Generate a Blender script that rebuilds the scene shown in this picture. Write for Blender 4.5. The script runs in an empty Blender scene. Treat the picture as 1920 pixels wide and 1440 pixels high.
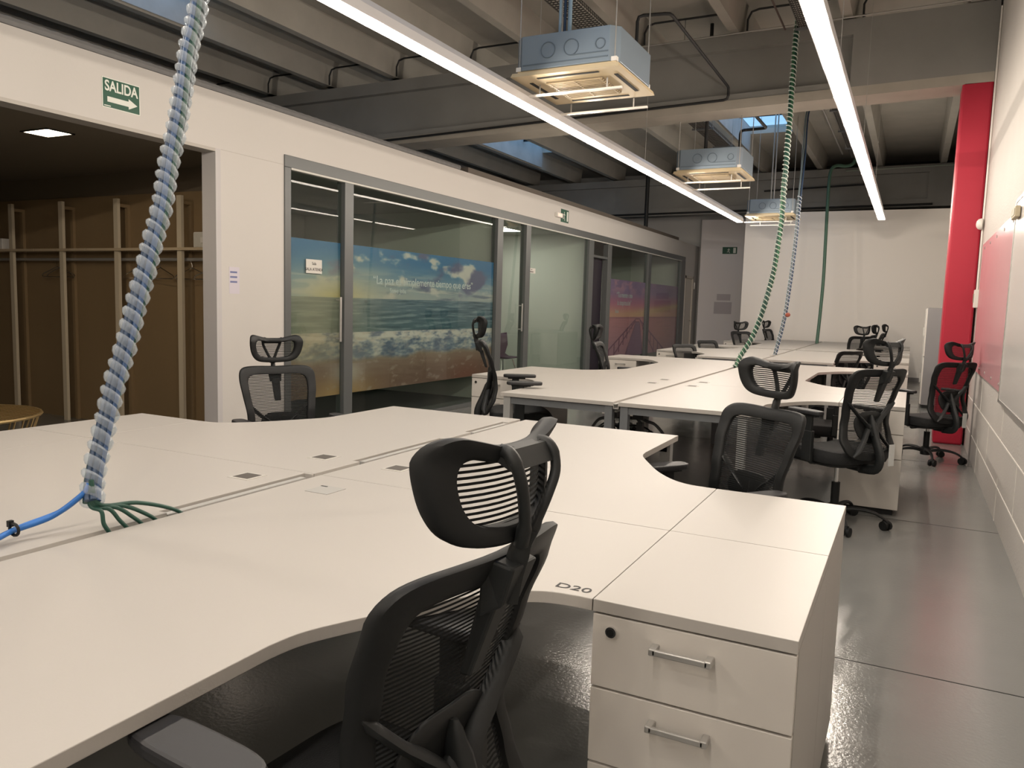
import bpy, bmesh, math, random
from mathutils import Vector, Matrix, noise
random.seed(7)
S = bpy.context.scene
COL = S.collection
PI = math.pi

# ---------------------------------------------------------------- camera
F_PX, YAW, PITCH, ROLL, CAM_H = 1465.08, -0.46929891, -0.102466, -0.02924587, 1.345
def cam_axes():
    cy, sy = math.cos(YAW), math.sin(YAW)
    f = Vector((sy*math.cos(PITCH), cy*math.cos(PITCH), math.sin(PITCH)))
    r = Vector((cy, -sy, 0)); d = f.cross(r)
    c, s = math.cos(ROLL), math.sin(ROLL)
    return c*r + s*d, -s*r + c*d, f
r_, d_, f_ = cam_axes()
cd = bpy.data.cameras.new('camera'); cam = bpy.data.objects.new('camera', cd); COL.objects.link(cam)
cd.sensor_fit = 'HORIZONTAL'; cd.sensor_width = 36; cd.lens = F_PX/1920*36; cd.clip_start = 0.02; cd.clip_end = 200
m = Matrix((( r_.x, -d_.x, -f_.x, 0), (r_.y, -d_.y, -f_.y, 0), (r_.z, -d_.z, -f_.z, CAM_H), (0, 0, 0, 1)))
cam.matrix_world = m
S.camera = cam

# ---------------------------------------------------------------- world, exposure
w = bpy.data.worlds.new('sky'); S.world = w; w.use_nodes = True
bg = w.node_tree.nodes['Background']
bg.inputs[0].default_value = (0.40, 0.60, 0.88, 1); bg.inputs[1].default_value = 1.9
S.view_settings.view_transform = 'Standard'; S.view_settings.look = 'None'
S.view_settings.exposure = 0.0; S.view_settings.gamma = 1; S.view_settings.use_curve_mapping = False
LAMP_POWER = 13.0      # strength of the visible diffusers
GLOW_WATT = 38.0      # added point lights imitating side glow of the opal covers, per module
LAMP_COL = (1.0, 0.885, 0.755)

# ---------------------------------------------------------------- materials
def lin(c):
    return tuple((x/255/12.92 if x/255 <= .04045 else ((x/255+.055)/1.055)**2.4) for x in c)
MATS = {}
def mat(name, col, rough=.5, metal=0.0, spec=.5, emit=None, strength=0, noise_amt=0, noise_scale=5, bump=0, bump_scale=40, coat=0):
    if name in MATS: return MATS[name]
    M = bpy.data.materials.new(name); M.use_nodes = True
    nt = M.node_tree; b = nt.nodes['Principled BSDF']
    b.inputs['Base Color'].default_value = (*col, 1); b.inputs['Roughness'].default_value = rough
    b.inputs['Metallic'].default_value = metal; b.inputs['Specular IOR Level'].default_value = spec
    b.inputs['Coat Weight'].default_value = coat
    if emit: b.inputs['Emission Color'].default_value = (*emit, 1); b.inputs['Emission Strength'].default_value = strength
    if noise_amt or bump:
        tc = nt.nodes.new('ShaderNodeTexCoord')
    if noise_amt:
        n = nt.nodes.new('ShaderNodeTexNoise'); n.inputs['Scale'].default_value = noise_scale; n.inputs['Detail'].default_value = 6
        nt.links.new(tc.outputs['Object'], n.inputs['Vector'])
        mx = nt.nodes.new('ShaderNodeMix'); mx.data_type = 'RGBA'
        mx.inputs['A'].default_value = (*[c*(1-noise_amt) for c in col], 1); mx.inputs['B'].default_value = (*[min(1, c*(1+noise_amt)) for c in col], 1)
        nt.links.new(n.outputs['Fac'], mx.inputs['Factor']); nt.links.new(mx.outputs['Result'], b.inputs['Base Color'])
    if bump:
        n2 = nt.nodes.new('ShaderNodeTexNoise'); n2.inputs['Scale'].default_value = bump_scale; n2.inputs['Detail'].default_value = 4
        nt.links.new(tc.outputs['Object'], n2.inputs['Vector'])
        bp = nt.nodes.new('ShaderNodeBump'); bp.inputs['Strength'].default_value = bump; bp.inputs['Distance'].default_value = .01
        nt.links.new(n2.outputs['Fac'], bp.inputs['Height']); nt.links.new(bp.outputs['Normal'], b.inputs['Normal'])
    MATS[name] = M
    return M
wall_m = mat('painted_plaster', (.58, .555, .525), .75, bump=.05, bump_scale=90)
backwall_m = mat('painted_back_wall', (.92, .87, .81), .8)
grey_wall_m = mat('grey_paint', (.66, .65, .63), .8)
block_m = mat('painted_concrete_blocks', (.53, .50, .47), .7, noise_amt=.05, noise_scale=3, bump=.25, bump_scale=60)
concrete_m = mat('raw_concrete', (.42, .40, .355), .85, noise_amt=.18, noise_scale=2.2, bump=.3, bump_scale=14)
concrete_beam_m = mat('beam_concrete', (.27, .265, .25), .85, noise_amt=.22, noise_scale=1.8, bump=.2, bump_scale=18)
concrete_daylit_m = mat('daylit_concrete', (.42, .42, .41), .85, noise_amt=.2, noise_scale=4, bump=.2, bump_scale=20)
flange_m = mat('flange_concrete', (.42, .385, .33), .85, noise_amt=.2, noise_scale=3, bump=.2, bump_scale=18)
red_m = mat('red_paint', (.43, .009, .034), .5, noise_amt=.04, noise_scale=2)
desk_m = mat('white_melamine', (.43, .405, .375), .42, bump=.02, bump_scale=250)
desk_edge_m = mat('white_edge_band', (.60, .58, .54), .4)
frame_m = mat('grey_steel_frame', (.16, .17, .18), .4, metal=.2)
leg_m = mat('silver_steel_leg', (.40, .40, .39), .4, metal=.3)
alu_m = mat('brushed_aluminium', (.50, .49, .47), .38, metal=.75)
trayfill_m = mat('aluminium_tray_lid', (.42, .41, .39), .5, metal=.3)
dark_m = mat('black_gap', (.01, .01, .01), .8)
black_m = mat('black_plastic', (.006, .0068, .0072), .55, spec=.35)
black2_m = mat('dark_grey_plastic', (.011, .0125, .013), .5, spec=.4)
blackcloth_m = mat('black_fabric', (.007, .0078, .0085), .85, bump=.3, bump_scale=300)
pad_m = mat('armrest_rubber', (.016, .016, .018), .5)
chrome_m = mat('chrome', (.7, .7, .7), .18, metal=1)
profile_m = mat('grey_aluminium_profile', (.105, .112, .112), .42, metal=.15)
ac_body_m = mat('galvanised_steel', (.25, .31, .37), .38, metal=.35)
ac_panel_m = mat('cream_plastic', (.64, .52, .33), .5)
lamp_body_m = mat('lamp_aluminium', (.62, .61, .62), .4, metal=.3)
lamp_m = mat('lamp_diffuser', (1, 1, 1), .5, emit=LAMP_COL, strength=LAMP_POWER)
white_pl_m = mat('white_plastic', (.78, .75, .70), .4)
label_m = mat('pale_grey_label', (.55, .56, .55), .6)
pipe_m = mat('black_pipe_insulation', (.012, .013, .014), .6)
rod_m = mat('galvanised_rod', (.45, .44, .42), .4, metal=.6)
wire_m = mat('wire_tray_steel', (.07, .065, .06), .5, metal=.2)
green_cable_m = mat('green_cable', (.012, .06, .042), .45)
green2_cable_m = mat('mid_green_cable', (.035, .14, .07), .45)
blue_cable_m = mat('blue_cable', (.02, .14, .46), .4)
navy_cable_m = mat('dark_blue_cable', (.022, .048, .10), .4)
grey_cable_m = mat('grey_cable', (.13, .18, .20), .45)
green_sign_m = mat('sign_green', (.005, .075, .04), .45)
white_sign_m = mat('sign_white', (.72, .74, .68), .5)
ink_m = mat('black_ink', (.02, .02, .02), .6)
wood_m = mat('beige_laminate', (.24, .165, .085), .6, noise_amt=.12, noise_scale=1.2)
shelf_m = mat('pale_shelf_board', (.50, .40, .27), .5)
post_m = mat('pale_post', (.58, .50, .37), .5)
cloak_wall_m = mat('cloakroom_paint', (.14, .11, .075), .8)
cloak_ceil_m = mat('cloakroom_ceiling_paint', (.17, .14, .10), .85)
room_wall_m = mat('meeting_room_paint', (.66, .68, .63), .8)
carpet_m = mat('meeting_room_floor', (.10, .105, .105), .6)
purple_m = mat('purple_plastic', (.075, .03, .07), .5)
gold_m = mat('brass_wire', (.45, .32, .15), .4, metal=.7)
pink_m = mat('pink_back_painted_glass', (.66, .36, .39), .22, spec=.6, noise_amt=.05, noise_scale=3)
board_m = mat('white_board_enamel', (.66, .64, .62), .22, spec=.6)
cab_m = mat('cabinet_grey', (.27, .265, .275), .5)
socket_m = mat('socket_plastic', (.02, .02, .02), .4)

# floor: glossy grey epoxy with joints
def floor_mat():
    M = bpy.data.materials.new('epoxy_floor'); M.use_nodes = True; nt = M.node_tree; b = nt.nodes['Principled BSDF']
    tc = nt.nodes.new('ShaderNodeTexCoord')
    n = nt.nodes.new('ShaderNodeTexNoise'); n.inputs['Scale'].default_value = 1.3; n.inputs['Detail'].default_value = 7
    nt.links.new(tc.outputs['Object'], n.inputs['Vector'])
    mx = nt.nodes.new('ShaderNodeMix'); mx.data_type = 'RGBA'
    mx.inputs['A'].default_value = (.175, .18, .172, 1); mx.inputs['B'].default_value = (.25, .25, .24, 1)
    nt.links.new(n.outputs['Fac'], mx.inputs['Factor'])
    nt.links.new(mx.outputs['Result'], b.inputs['Base Color'])
    n3 = nt.nodes.new('ShaderNodeTexNoise'); n3.inputs['Scale'].default_value = 3; nt.links.new(tc.outputs['Object'], n3.inputs['Vector'])
    mr = nt.nodes.new('ShaderNodeMapRange'); mr.inputs[3].default_value = .10; mr.inputs[4].default_value = .24
    nt.links.new(n3.outputs['Fac'], mr.inputs[0]); nt.links.new(mr.outputs[0], b.inputs['Roughness'])
    n2 = nt.nodes.new('ShaderNodeTexNoise'); n2.inputs['Scale'].default_value = 70; n2.inputs['Detail'].default_value = 3
    nt.links.new(tc.outputs['Object'], n2.inputs['Vector'])
    bp = nt.nodes.new('ShaderNodeBump'); bp.inputs['Strength'].default_value = .18; bp.inputs['Distance'].default_value = .004
    nt.links.new(n2.outputs['Fac'], bp.inputs['Height']); nt.links.new(bp.outputs['Normal'], b.inputs['Normal'])
    b.inputs['Specular IOR Level'].default_value = .6
    return M
floor_m = floor_mat()

def glass_mat(name, tint, refl_rough=.0, ior=1.5):
    M = bpy.data.materials.new(name); M.use_nodes = True; nt = M.node_tree
    for n in list(nt.nodes): nt.nodes.remove(n)
    out = nt.nodes.new('ShaderNodeOutputMaterial'); mx = nt.nodes.new('ShaderNodeMixShader')
    tr = nt.nodes.new('ShaderNodeBsdfTransparent'); tr.inputs[0].default_value = (*tint, 1)
    gl = nt.nodes.new('ShaderNodeBsdfGlossy'); gl.inputs['Roughness'].default_value = refl_rough
    fr = nt.nodes.new('ShaderNodeFresnel'); fr.inputs[0].default_value = ior
    ge = nt.nodes.new('ShaderNodeNewGeometry'); iv = nt.nodes.new('ShaderNodeMath'); iv.operation = 'SUBTRACT'; iv.inputs[0].default_value = 1
    ml = nt.nodes.new('ShaderNodeMath'); ml.operation = 'MULTIPLY'
    nt.links.new(ge.outputs['Backfacing'], iv.inputs[1]); nt.links.new(iv.outputs[0], ml.inputs[0]); nt.links.new(fr.outputs[0], ml.inputs[1])
    nt.links.new(ml.outputs[0], mx.inputs[0]); nt.links.new(tr.outputs[0], mx.inputs[1]); nt.links.new(gl.outputs[0], mx.inputs[2])
    nt.links.new(mx.outputs[0], out.inputs[0])
    return M
glass_m = glass_mat('clear_glass', (.86, .90, .87), ior=1.55)
skyglass_m = glass_mat('skylight_polycarbonate', (.80, .90, .95), ior=1.3)

def wrap_mat():
    M = bpy.data.materials.new('clear_spiral_plastic'); M.use_nodes = True; nt = M.node_tree
    b = nt.nodes['Principled BSDF']; out = nt.nodes['Material Output']
    b.inputs['Base Color'].default_value = (.72, .76, .80, 1); b.inputs['Roughness'].default_value = .18
    tr = nt.nodes.new('ShaderNodeBsdfTransparent'); tr.inputs[0].default_value = (.92, .95, .97, 1)
    mx = nt.nodes.new('ShaderNodeMixShader'); lw = nt.nodes.new('ShaderNodeLayerWeight'); lw.inputs[0].default_value = .35
    mr = nt.nodes.new('ShaderNodeMapRange'); mr.inputs[3].default_value = .10; mr.inputs[4].default_value = .42
    nt.links.new(lw.outputs['Facing'], mr.inputs[0]); nt.links.new(mr.outputs[0], mx.inputs[0])
    nt.links.new(tr.outputs[0], mx.inputs[1]); nt.links.new(b.outputs[0], mx.inputs[2]); nt.links.new(mx.outputs[0], out.inputs[0])
    return M
wrap_m = wrap_mat()

def mesh_fabric(name, pitch, duty, open_amt):
    """woven mesh: horizontal strands with open rows between them"""
    M = bpy.data.materials.new(name); M.use_nodes = True; nt = M.node_tree
    b = nt.nodes['Principled BSDF']; out = nt.nodes['Material Output']
    b.inputs['Base Color'].default_value = (.009, .010, .0105, 1); b.inputs['Roughness'].default_value = .75; b.inputs['Specular IOR Level'].default_value = .25
    tc = nt.nodes.new('ShaderNodeTexCoord'); sp = nt.nodes.new('ShaderNodeSeparateXYZ'); nt.links.new(tc.outputs['Object'], sp.inputs[0])
    def frac(sock, p, d):
        m1 = nt.nodes.new('ShaderNodeMath'); m1.operation = 'MULTIPLY'; m1.inputs[1].default_value = 1/p; nt.links.new(sock, m1.inputs[0])
        m2 = nt.nodes.new('ShaderNodeMath'); m2.operation = 'FRACT'; nt.links.new(m1.outputs[0], m2.inputs[0])
        m3 = nt.nodes.new('ShaderNodeMath'); m3.operation = 'GREATER_THAN'; m3.inputs[1].default_value = d; nt.links.new(m2.outputs[0], m3.inputs[0])
        return m3.outputs[0]
    a = frac(sp.outputs['Z'], pitch, duty)
    mm = nt.nodes.new('ShaderNodeMath'); mm.operation = 'MULTIPLY'; mm.inputs[1].default_value = open_amt
    nt.links.new(a, mm.inputs[0])
    tr = nt.nodes.new('ShaderNodeBsdfTransparent'); mx = nt.nodes.new('ShaderNodeMixShader')
    nt.links.new(mm.outputs[0], mx.inputs[0]); nt.links.new(b.outputs[0], mx.inputs[1]); nt.links.new(tr.outputs[0], mx.inputs[2])
    nt.links.new(mx.outputs[0], out.inputs[0])
    return M
backmesh_m = mesh_fabric('back_mesh_weave', .0085, .50, .72)
headmesh_m = mesh_fabric('headrest_mesh_weave', .0085, .48, .80)

# ---------------------------------------------------------------- mesh helpers
class MB:
    def __init__(self): self.v = []; self.f = []
    def add(self, vs, fs):
        o = len(self.v); self.v += [tuple(p) for p in vs]; self.f += [tuple(o+i for i in f) for f in fs]
    def box(self, x0, x1, y0, y1, z0, z1):
        self.add([(x0,y0,z0),(x1,y0,z0),(x1,y1,z0),(x0,y1,z0),(x0,y0,z1),(x1,y0,z1),(x1,y1,z1),(x0,y1,z1)],
                 [(3,2,1,0),(4,5,6,7),(0,1,5,4),(1,2,6,5),(2,3,7,6),(3,0,4,7)]); return self
    def prism(self, pts, z0, z1):
        n = len(pts)
        a = sum(pts[i][0]*pts[(i+1)%n][1]-pts[(i+1)%n][0]*pts[i][1] for i in range(n))
        if a < 0: pts = pts[::-1]
        self.add([(x,y,z0) for x,y in pts]+[(x,y,z1) for x,y in pts],
                 [tuple(range(n-1,-1,-1)), tuple(range(n,2*n))]+[(i,(i+1)%n,n+(i+1)%n,n+i) for i in range(n)]); return self
    def prism_x(self, pts, x0, x1):      # pts in (y,z)
        n = len(pts)
        a = sum(pts[i][0]*pts[(i+1)%n][1]-pts[(i+1)%n][0]*pts[i][1] for i in range(n))
        if a < 0: pts = pts[::-1]
        self.add([(x0,y,z) for y,z in pts]+[(x1,y,z) for y,z in pts],
                 [tuple(range(n-1,-1,-1)), tuple(range(n,2*n))]+[(i,(i+1)%n,n+(i+1)%n,n+i) for i in range(n)]); return self
    def bar(self, a, b, w, h=None, up=(0,0,1)):
        h = h or w; a = Vector(a); b = Vector(b); d = (b-a).normalized(); u = Vector(up)
        if abs(d.dot(u)) > .98: u = Vector((1,0,0))
        s = d.cross(u).normalized(); u = s.cross(d)
        vs = [p+s*sx*w/2+u*sz*h/2 for p in (a,b) for sx,sz in ((-1,-1),(1,-1),(1,1),(-1,1))]
        self.add(vs, [(0,1,2,3),(7,6,5,4),(4,5,1,0),(5,6,2,1),(6,7,3,2),(7,4,0,3)]); return self
    def tube(self, pts, r, n=10, cap=True, closed=False, flat=1.0):
        P = [Vector(p) for p in pts]; N = len(P); rs = r if isinstance(r, (list,tuple)) else [r]*N
        rings = []; pu = None
        for i in range(N):
            if closed: d = (P[(i+1)%N]-P[i-1]).normalized()
            else: d = (P[min(i+1,N-1)]-P[max(i-1,0)]).normalized()
            if pu is None:
                u = Vector((0,0,1)) if abs(d.z) < .9 else Vector((1,0,0))
            else: u = pu
            s = d.cross(u).normalized(); u = s.cross(d).normalized(); pu = u
            rings.append([P[i]+s*math.cos(2*PI*k/n)*rs[i]+u*math.sin(2*PI*k/n)*rs[i]*flat for k in range(n)])
        vs = [q for R in rings for q in R]; fs = []
        for i in range(N if closed else N-1):
            j = (i+1)%N
            for k in range(n): fs.append((i*n+k, i*n+(k+1)%n, j*n+(k+1)%n, j*n+k))
        if cap and not closed: fs += [tuple(range(n-1,-1,-1)), tuple((N-1)*n+k for k in range(n))]
        self.add(vs, fs); return self
    def cyl(self, a, b, r, n=20): return self.tube([a,b], r, n)
    def lathe(self, prof, n=24, c=(0,0,0)):
        vs = [(c[0]+r*math.cos(2*PI*k/n), c[1]+r*math.sin(2*PI*k/n), c[2]+z) for r,z in prof for k in range(n)]
        fs = [(i*n+k, i*n+(k+1)%n, (i+1)*n+(k+1)%n, (i+1)*n+k) for i in range(len(prof)-1) for k in range(n)]
        fs += [tuple(range(n-1,-1,-1)), tuple((len(prof)-1)*n+k for k in range(n))]
        self.add(vs, fs); return self
    def build(self, name, material, parent=None, smooth=False, bevel=0, loc=None, subsurf=0):
        me = bpy.data.meshes.new(name); me.from_pydata(self.v, [], self.f); me.update()
        bm = bmesh.new(); bm.from_mesh(me); bmesh.ops.recalc_face_normals(bm, faces=bm.faces); bm.to_mesh(me); bm.free()
        o = bpy.data.objects.new(name, me); COL.objects.link(o); me.materials.append(material)
        if parent is not None: o.parent = parent
        if loc: o.location = loc
        if bevel:
            b = o.modifiers.new('bevel', 'BEVEL'); b.width = bevel; b.segments = 2; b.limit_method = 'ANGLE'; b.angle_limit = math.radians(40)
        if subsurf:
            s = o.modifiers.new('subd', 'SUBSURF'); s.levels = subsurf; s.render_levels = subsurf
        if smooth:
            for p in me.polygons: p.use_smooth = True
            try: me.set_sharp_from_angle(angle=math.radians(50))
            except Exception: pass
        return o
def box(x0,x1,y0,y1,z0,z1): return MB().box(x0,x1,y0,y1,z0,z1)
def thing(name, label, cat, loc=(0,0,0), rz=0, group=None):
    o = bpy.data.objects.new(name, None); COL.objects.link(o); o.empty_display_size = .1
    o.location = loc; o.rotation_euler = (0,0,rz); o['label'] = label; o['category'] = cat
    if group: o['group'] = group
    return o
def tag(o, label, cat, group=None):
    o['label'] = label; o['category'] = cat
    if group: o['group'] = group
    return o
def struct(o): o['kind'] = 'structure'; return o
def copy_tree(o, parent=None):
    c = o.copy(); COL.objects.link(c)
    if parent is not None: c.parent = parent
    for ch in list(o.children): copy_tree(ch, c)
    return c
def text(name, body, size, material, parent, loc, rot, ext=.0008, bold=False, sx=1):
    cu = bpy.data.curves.new(name, 'FONT'); cu.body = body; cu.size = size; cu.extrude = ext
    cu.align_x = 'CENTER'; cu.align_y = 'CENTER'
    if bold: cu.offset = size*.022
    t = bpy.data.objects.new(name, cu); COL.objects.link(t)
    dg = bpy.context.evaluated_depsgraph_get(); me = bpy.data.meshes.new_from_object(t.evaluated_get(dg))
    bpy.data.objects.remove(t)
    me.materials.clear(); me.materials.append(material)
    o = bpy.data.objects.new(name, me); COL.objects.link(o)
    if parent is not None: o.parent = parent
    o.location = loc; o.rotation_euler = rot; o.scale = (sx,1,1)
    return o
def catmull(pts, n=6, closed=False):
    P = [Vector(p) for p in pts]; out = []; N = len(P)
    for i in range(N if closed else N-1):
        if closed: a,b,c,d = P[i-1],P[i],P[(i+1)%N],P[(i+2)%N]
        else: a,b,c,d = P[max(i-1,0)],P[i],P[i+1],P[min(i+2,N-1)]
        for k in range(n):
            t = k/n
            out.append(.5*((2*b)+(c-a)*t+(2*a-5*b+4*c-d)*t*t+(3*b-a-3*c+d)*t**3))
    if not closed: out.append(P[-1])
    return out

# ================================================================ SETTING
XR, XL, YB = .58, -5.05, 17.9
YS, YN, ZC = -4.5, 20.6, 4.86
struct(box(-12.2, .9, YS-.2, 21, -.2, 0).build('floor', floor_m))
j = MB()
for y in (-.2, 3.218, 5.66, 8.1, 10.5, 12.9, 15.3): j.box(XL, XR, y-.003, y+.003, 0, .0008)
struct(j.build('trim_1', dark_m))
# right wall: pale painted concrete blocks with fine joints below, plain above
rw = MB().box(XR, XR+.25, YS, YN, 0, ZC)
struct(rw.build('wall_right', block_m))
jm = mat('block_joint', (.74, .71, .66), .8)
j = MB()
for z in (.23, .535, .835): j.box(XR-.004, XR, YS, 9.37, z-.004, z+.004)
for z, off in ((0, 0), (.235, .9), (.54, 0)):
    y = -3+off
    while y < 9.2:
        j.box(XR-.003, XR, y-.003, y+.003, z, z+.29); y += 1.8
struct(j.build('trim_2', jm))
struct(box(XR-.012, XR, 8.50, 8.56, 0, .83).build('trim_3', mat('joint_shadow_grey', (.36,.34,.33), .8)))
# red column
struct(box(.285, .56, 9.38, 9.80, 0, 3.72).build('trim_4', red_m, bevel=.02))
# back wall (in front) and grey recess on the left
struct(box(-3.42, XR, YB, YB+.15, 0, 3.47).build('wall_back', backwall_m))
struct(box(-12, -3.3, YN, YN+.2, 0, ZC).build('wall_recess', grey_wall_m))
struct(box(-3.3, .9, YN, YN+.2, 0, ZC).build('wall_far', mat('dark_far_wall', (.08,.08,.08), .9)))
struct(box(-4.93, -3.40, YN-.45, YN-.40, 0, 3.60).build('trim_5', mat('lilac_grey_panel', (.80,.76,.76), .7)))
struct(box(-12, .9, YS-.2, YS, 0, ZC).build('wall_front', wall_m))
struct(box(-12.2, -12, YS, 21, 0, ZC).build('wall_left', concrete_m))
struct(box(-3.42, XR, YB-.012, YB, 0, .08).build('baseboard_back', mat('grey_skirting', (.33,.31,.30), .6)))
# partition wall (left), with cloakroom opening and glazed rooms
PW0 = XL-.14
p = MB()
p.box(PW0, XL, YS, .6, 0, 2.95)                 # behind the camera
p.box(PW0, XL, .6, 20.45, 2.51, 2.95)           # band above opening and glazing
p.box(PW0, XL, 4.65, 5.37, 0, 2.51)
p.box(PW0, XL, 19.14, 19.26, 0, 2.51)
p.box(PW0, XL, 19.26, 20.0, 2.12, 2.51)
p.box(PW0, XL, 20.0, 20.45, 0, 2.51)
struct(p.build('wall_partition', wall_m))
struct(box(PW0-.01, XL+.004, 4.60, 4.652, 0, 2.51).build('trim_6', mat('cool_grey_jamb', (.52,.50,.50), .6)))
struct(box(PW0-.01, XL+.004, .6, 4.60, 2.485, 2.51).build('trim_7', mat('header_edge', (.45,.42,.38), .6)))
struct(box(XL, XL+.002, 4.66, 5.36, 2.508, 2.512).build('trim_8', mat('seam_line', (.5,.47,.44), .8)))
# far door in the partition
d = struct(box(PW0+.03, XL-.02, 19.30, 19.96, .01, 2.10).build('door_1', mat('door_leaf', (.60,.56,.50), .5)))
MB().cyl((0,0,0),(.05,0,0),.01,10).bar((.05,-.005,0),(.05,.11,0),.018).build('door_handle', alu_m, d, loc=(XL-.02, 19.86, 1.05))
q = MB(); q.box(XL-.03, XL+.012, 19.24, 19.30, 0, 2.16).box(XL-.03, XL+.012, 19.96, 20.02, 0, 2.16).box(XL-.03, XL+.012, 19.24, 20.02, 2.10, 2.16)
struct(q.build('trim_9', mat('door_frame_paint', (.55,.50,.44), .5)))

# ---- roof: slab with skylight openings, ribs, beams
RIBS = [.35, -.85] + [-2.05-1.2*k for k in range(9)]
def slab():
    b = MB()
    holes = [(-3.17, -2.13, 12.0, 16.45), (-7.97, -6.93, 12.0, 16.9), (-7.97, -6.93, 1.6, 6.9), (-3.17, -2.13, 1.0, 4.6), (-.77, .27, -3.5, -1)]  # last opening is unseen, added behind the camera for more daylight
    xs = sorted({-12.2, .9} | {h[0] for h in holes} | {h[1] for h in holes}); ys = sorted({YS-.2, 21.0} | {h[2] for h in holes} | {h[3] for h in holes})
    for i in range(len(xs)-1):
        for k in range(len(ys)-1):
            cx, cy = (xs[i]+xs[i+1])/2, (ys[k]+ys[k+1])/2
            if any(h[0] < cx < h[1] and h[2] < cy < h[3] for h in holes): continue
            b.box(xs[i], xs[i+1], ys[k], ys[k+1], ZC, ZC+.15)
    return b, holes
sb, HOLES = slab()
struct(sb.build('ceiling', concrete_m))
n = 0
for x0,x1,y0,y1 in HOLES:
    n += 1
    g = struct(box(x0, x1, y0, y1, ZC+.10, ZC+.11).build('window_%d' % n, skyglass_m))
    b = MB()
    yy = y1-(1.15 if x0 > -5 else 1.0)
    b.box(x0, x1, yy-.015, yy+.015, ZC+.06, ZC+.10)
    b.build('glazing_bar', black_m, g)
ribs = MB()
for x in RIBS:
    for (y0, y1) in ((YS, 9.62), (9.5, 19.4)):
        hw, tw = .055, .10
        vs = [(x-hw,y0,4.5),(x+hw,y0,4.5),(x+tw,y0,ZC),(x-tw,y0,ZC)]
        vs += [(a,y1,c) for a,_,c in vs]
        ribs.add(vs, [(0,1,2,3),(7,6,5,4),(0,4,5,1),(1,5,6,2),(2,6,7,3),(3,7,4,0)])
struct(ribs.build('trim_10', concrete_m))
# pale sheets on the skylight well sides, daylight put into their colour
b = MB()
for x0,x1,y0,y1 in HOLES[:4]:
    b.add([(x0-.035+.0,y0,4.62),(x0-.035,y1,4.62),(x0+.003,y1,ZC+.1),(x0+.003,y0,ZC+.1)], [(0,1,2,3)])
for x0,x1,y0,y1 in HOLES[:4]:
    b.add([(x0+.004,y0,4.52),(x0+.004,y1,4.52),(x0+.02,y1,4.52),(x0+.02,y0,4.52),(x0+.012,y0,ZC+.1),(x0+.012,y1,ZC+.1),(x0+.022,y1,ZC+.1),(x0+.022,y0,ZC+.1)],
          [(0,1,5,4),(3,2,6,7),(0,3,7,4),(1,2,6,5)])
struct(b.build('trim_11', concrete_daylit_m))
# ends of the roof ribs on the beam, thin black curved tubes
b = MB()
for x in RIBS:
    pts = [(x+.16, 9.33, 4.47), (x+.16, 9.33, 4.60), (x+.20, 9.33, 4.68), (x+.28, 9.33, 4.70), (x+1.02, 9.33, 4.70)]
    b.tube(pts, .012, 6)
struct(b.build('trim_12', pipe_m))
def beam(y0, y1, zb_r, zb_l, zt_r, zt_l, solid):
    """prestressed beam along X: flanges, recessed web, solid end block at the column"""
    XA, XB = -12.0, .56
    def z(x, r, l): return r+(l-r)*(XB-x)/(XB-XA)
    b = MB(); fl = MB()
    def seg(mb, xa, xb, ya, yb, fa, fb):
        vs = []
        for x in (xa, xb):
            za, zb = fa(x), fb(x)
            vs += [(x,ya,za),(x,yb,za),(x,yb,zb),(x,ya,zb)]
        mb.add(vs, [(0,1,2,3),(7,6,5,4),(0,4,5,1),(1,5,6,2),(2,6,7,3),(3,7,4,0)])
    bot = lambda x: z(x, zb_r, zb_l); top = lambda x: z(x, zt_r, zt_l)
    seg(fl, XA, XB, y0, y1, bot, lambda x: bot(x)+.10)
    seg(b, XA, XB, y0+.012, y1-.012, lambda x: bot(x)+.10, lambda x: bot(x)+.17)
    seg(b, XA, solid, y0+.10, y1-.10, lambda x: bot(x)+.17, lambda x: top(x)-.16)
    seg(b, XA, solid, y0, y1, lambda x: top(x)-.16, top)
    seg(b, solid, XB, y0, y1, lambda x: bot(x)+.10, top)
    return b, fl
b, fl = beam(9.38, 9.84, 3.70, 3.44, 4.49, 4.40, -.78)
struct(b.build('trim_13', concrete_beam_m)); struct(fl.build('trim_14', flange_m))
b, fl = beam(18.7, 19.1, 3.62, 3.50, 4.49, 4.40, .1)
struct(b.build('trim_15', concrete_beam_m)); struct(fl.build('trim_16', concrete_beam_m))
b, fl = beam(-.2, .26, 3.70, 3.44, 4.49, 4.40, -.78)
struct(b.build('trim_17', concrete_beam_m)); struct(fl.build('trim_18', flange_m))

# ---- cloakroom behind the opening
CK = MB()
CK.box(-9.6, PW0, 5.262, 5.28, 0, 2.6)
CK.box(-9.7, -9.6, .5, 5.28, 0, 2.6)
CK.box(-9.6, PW0, .42, .5, 0, 2.6)
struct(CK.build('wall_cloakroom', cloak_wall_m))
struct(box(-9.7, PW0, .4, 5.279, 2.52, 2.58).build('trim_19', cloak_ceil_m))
struct(box(-9.6, PW0, 5.252, 5.262, 0, 2.3).build('trim_20', wood_m))
t = thing('ceiling_downlight', 'square recessed downlight glowing in the dark cloakroom ceiling', 'ceiling light', (-5.87, 3.76, 2.52))
q = MB(); q.box(-.16,.16,-.11,-.095,-.008,0).box(-.16,.16,.095,.11,-.008,0).box(-.16,-.145,-.11,.11,-.008,0).box(.145,.16,-.11,.11,-.008,0)
q.build('frame', black2_m, t)
box(-.145,.145,-.095,.095,-.005,-.001).build('diffuser', mat('downlight_glow', (1,1,1), .5, emit=(1,.80,.55), strength=38), t)
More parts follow.
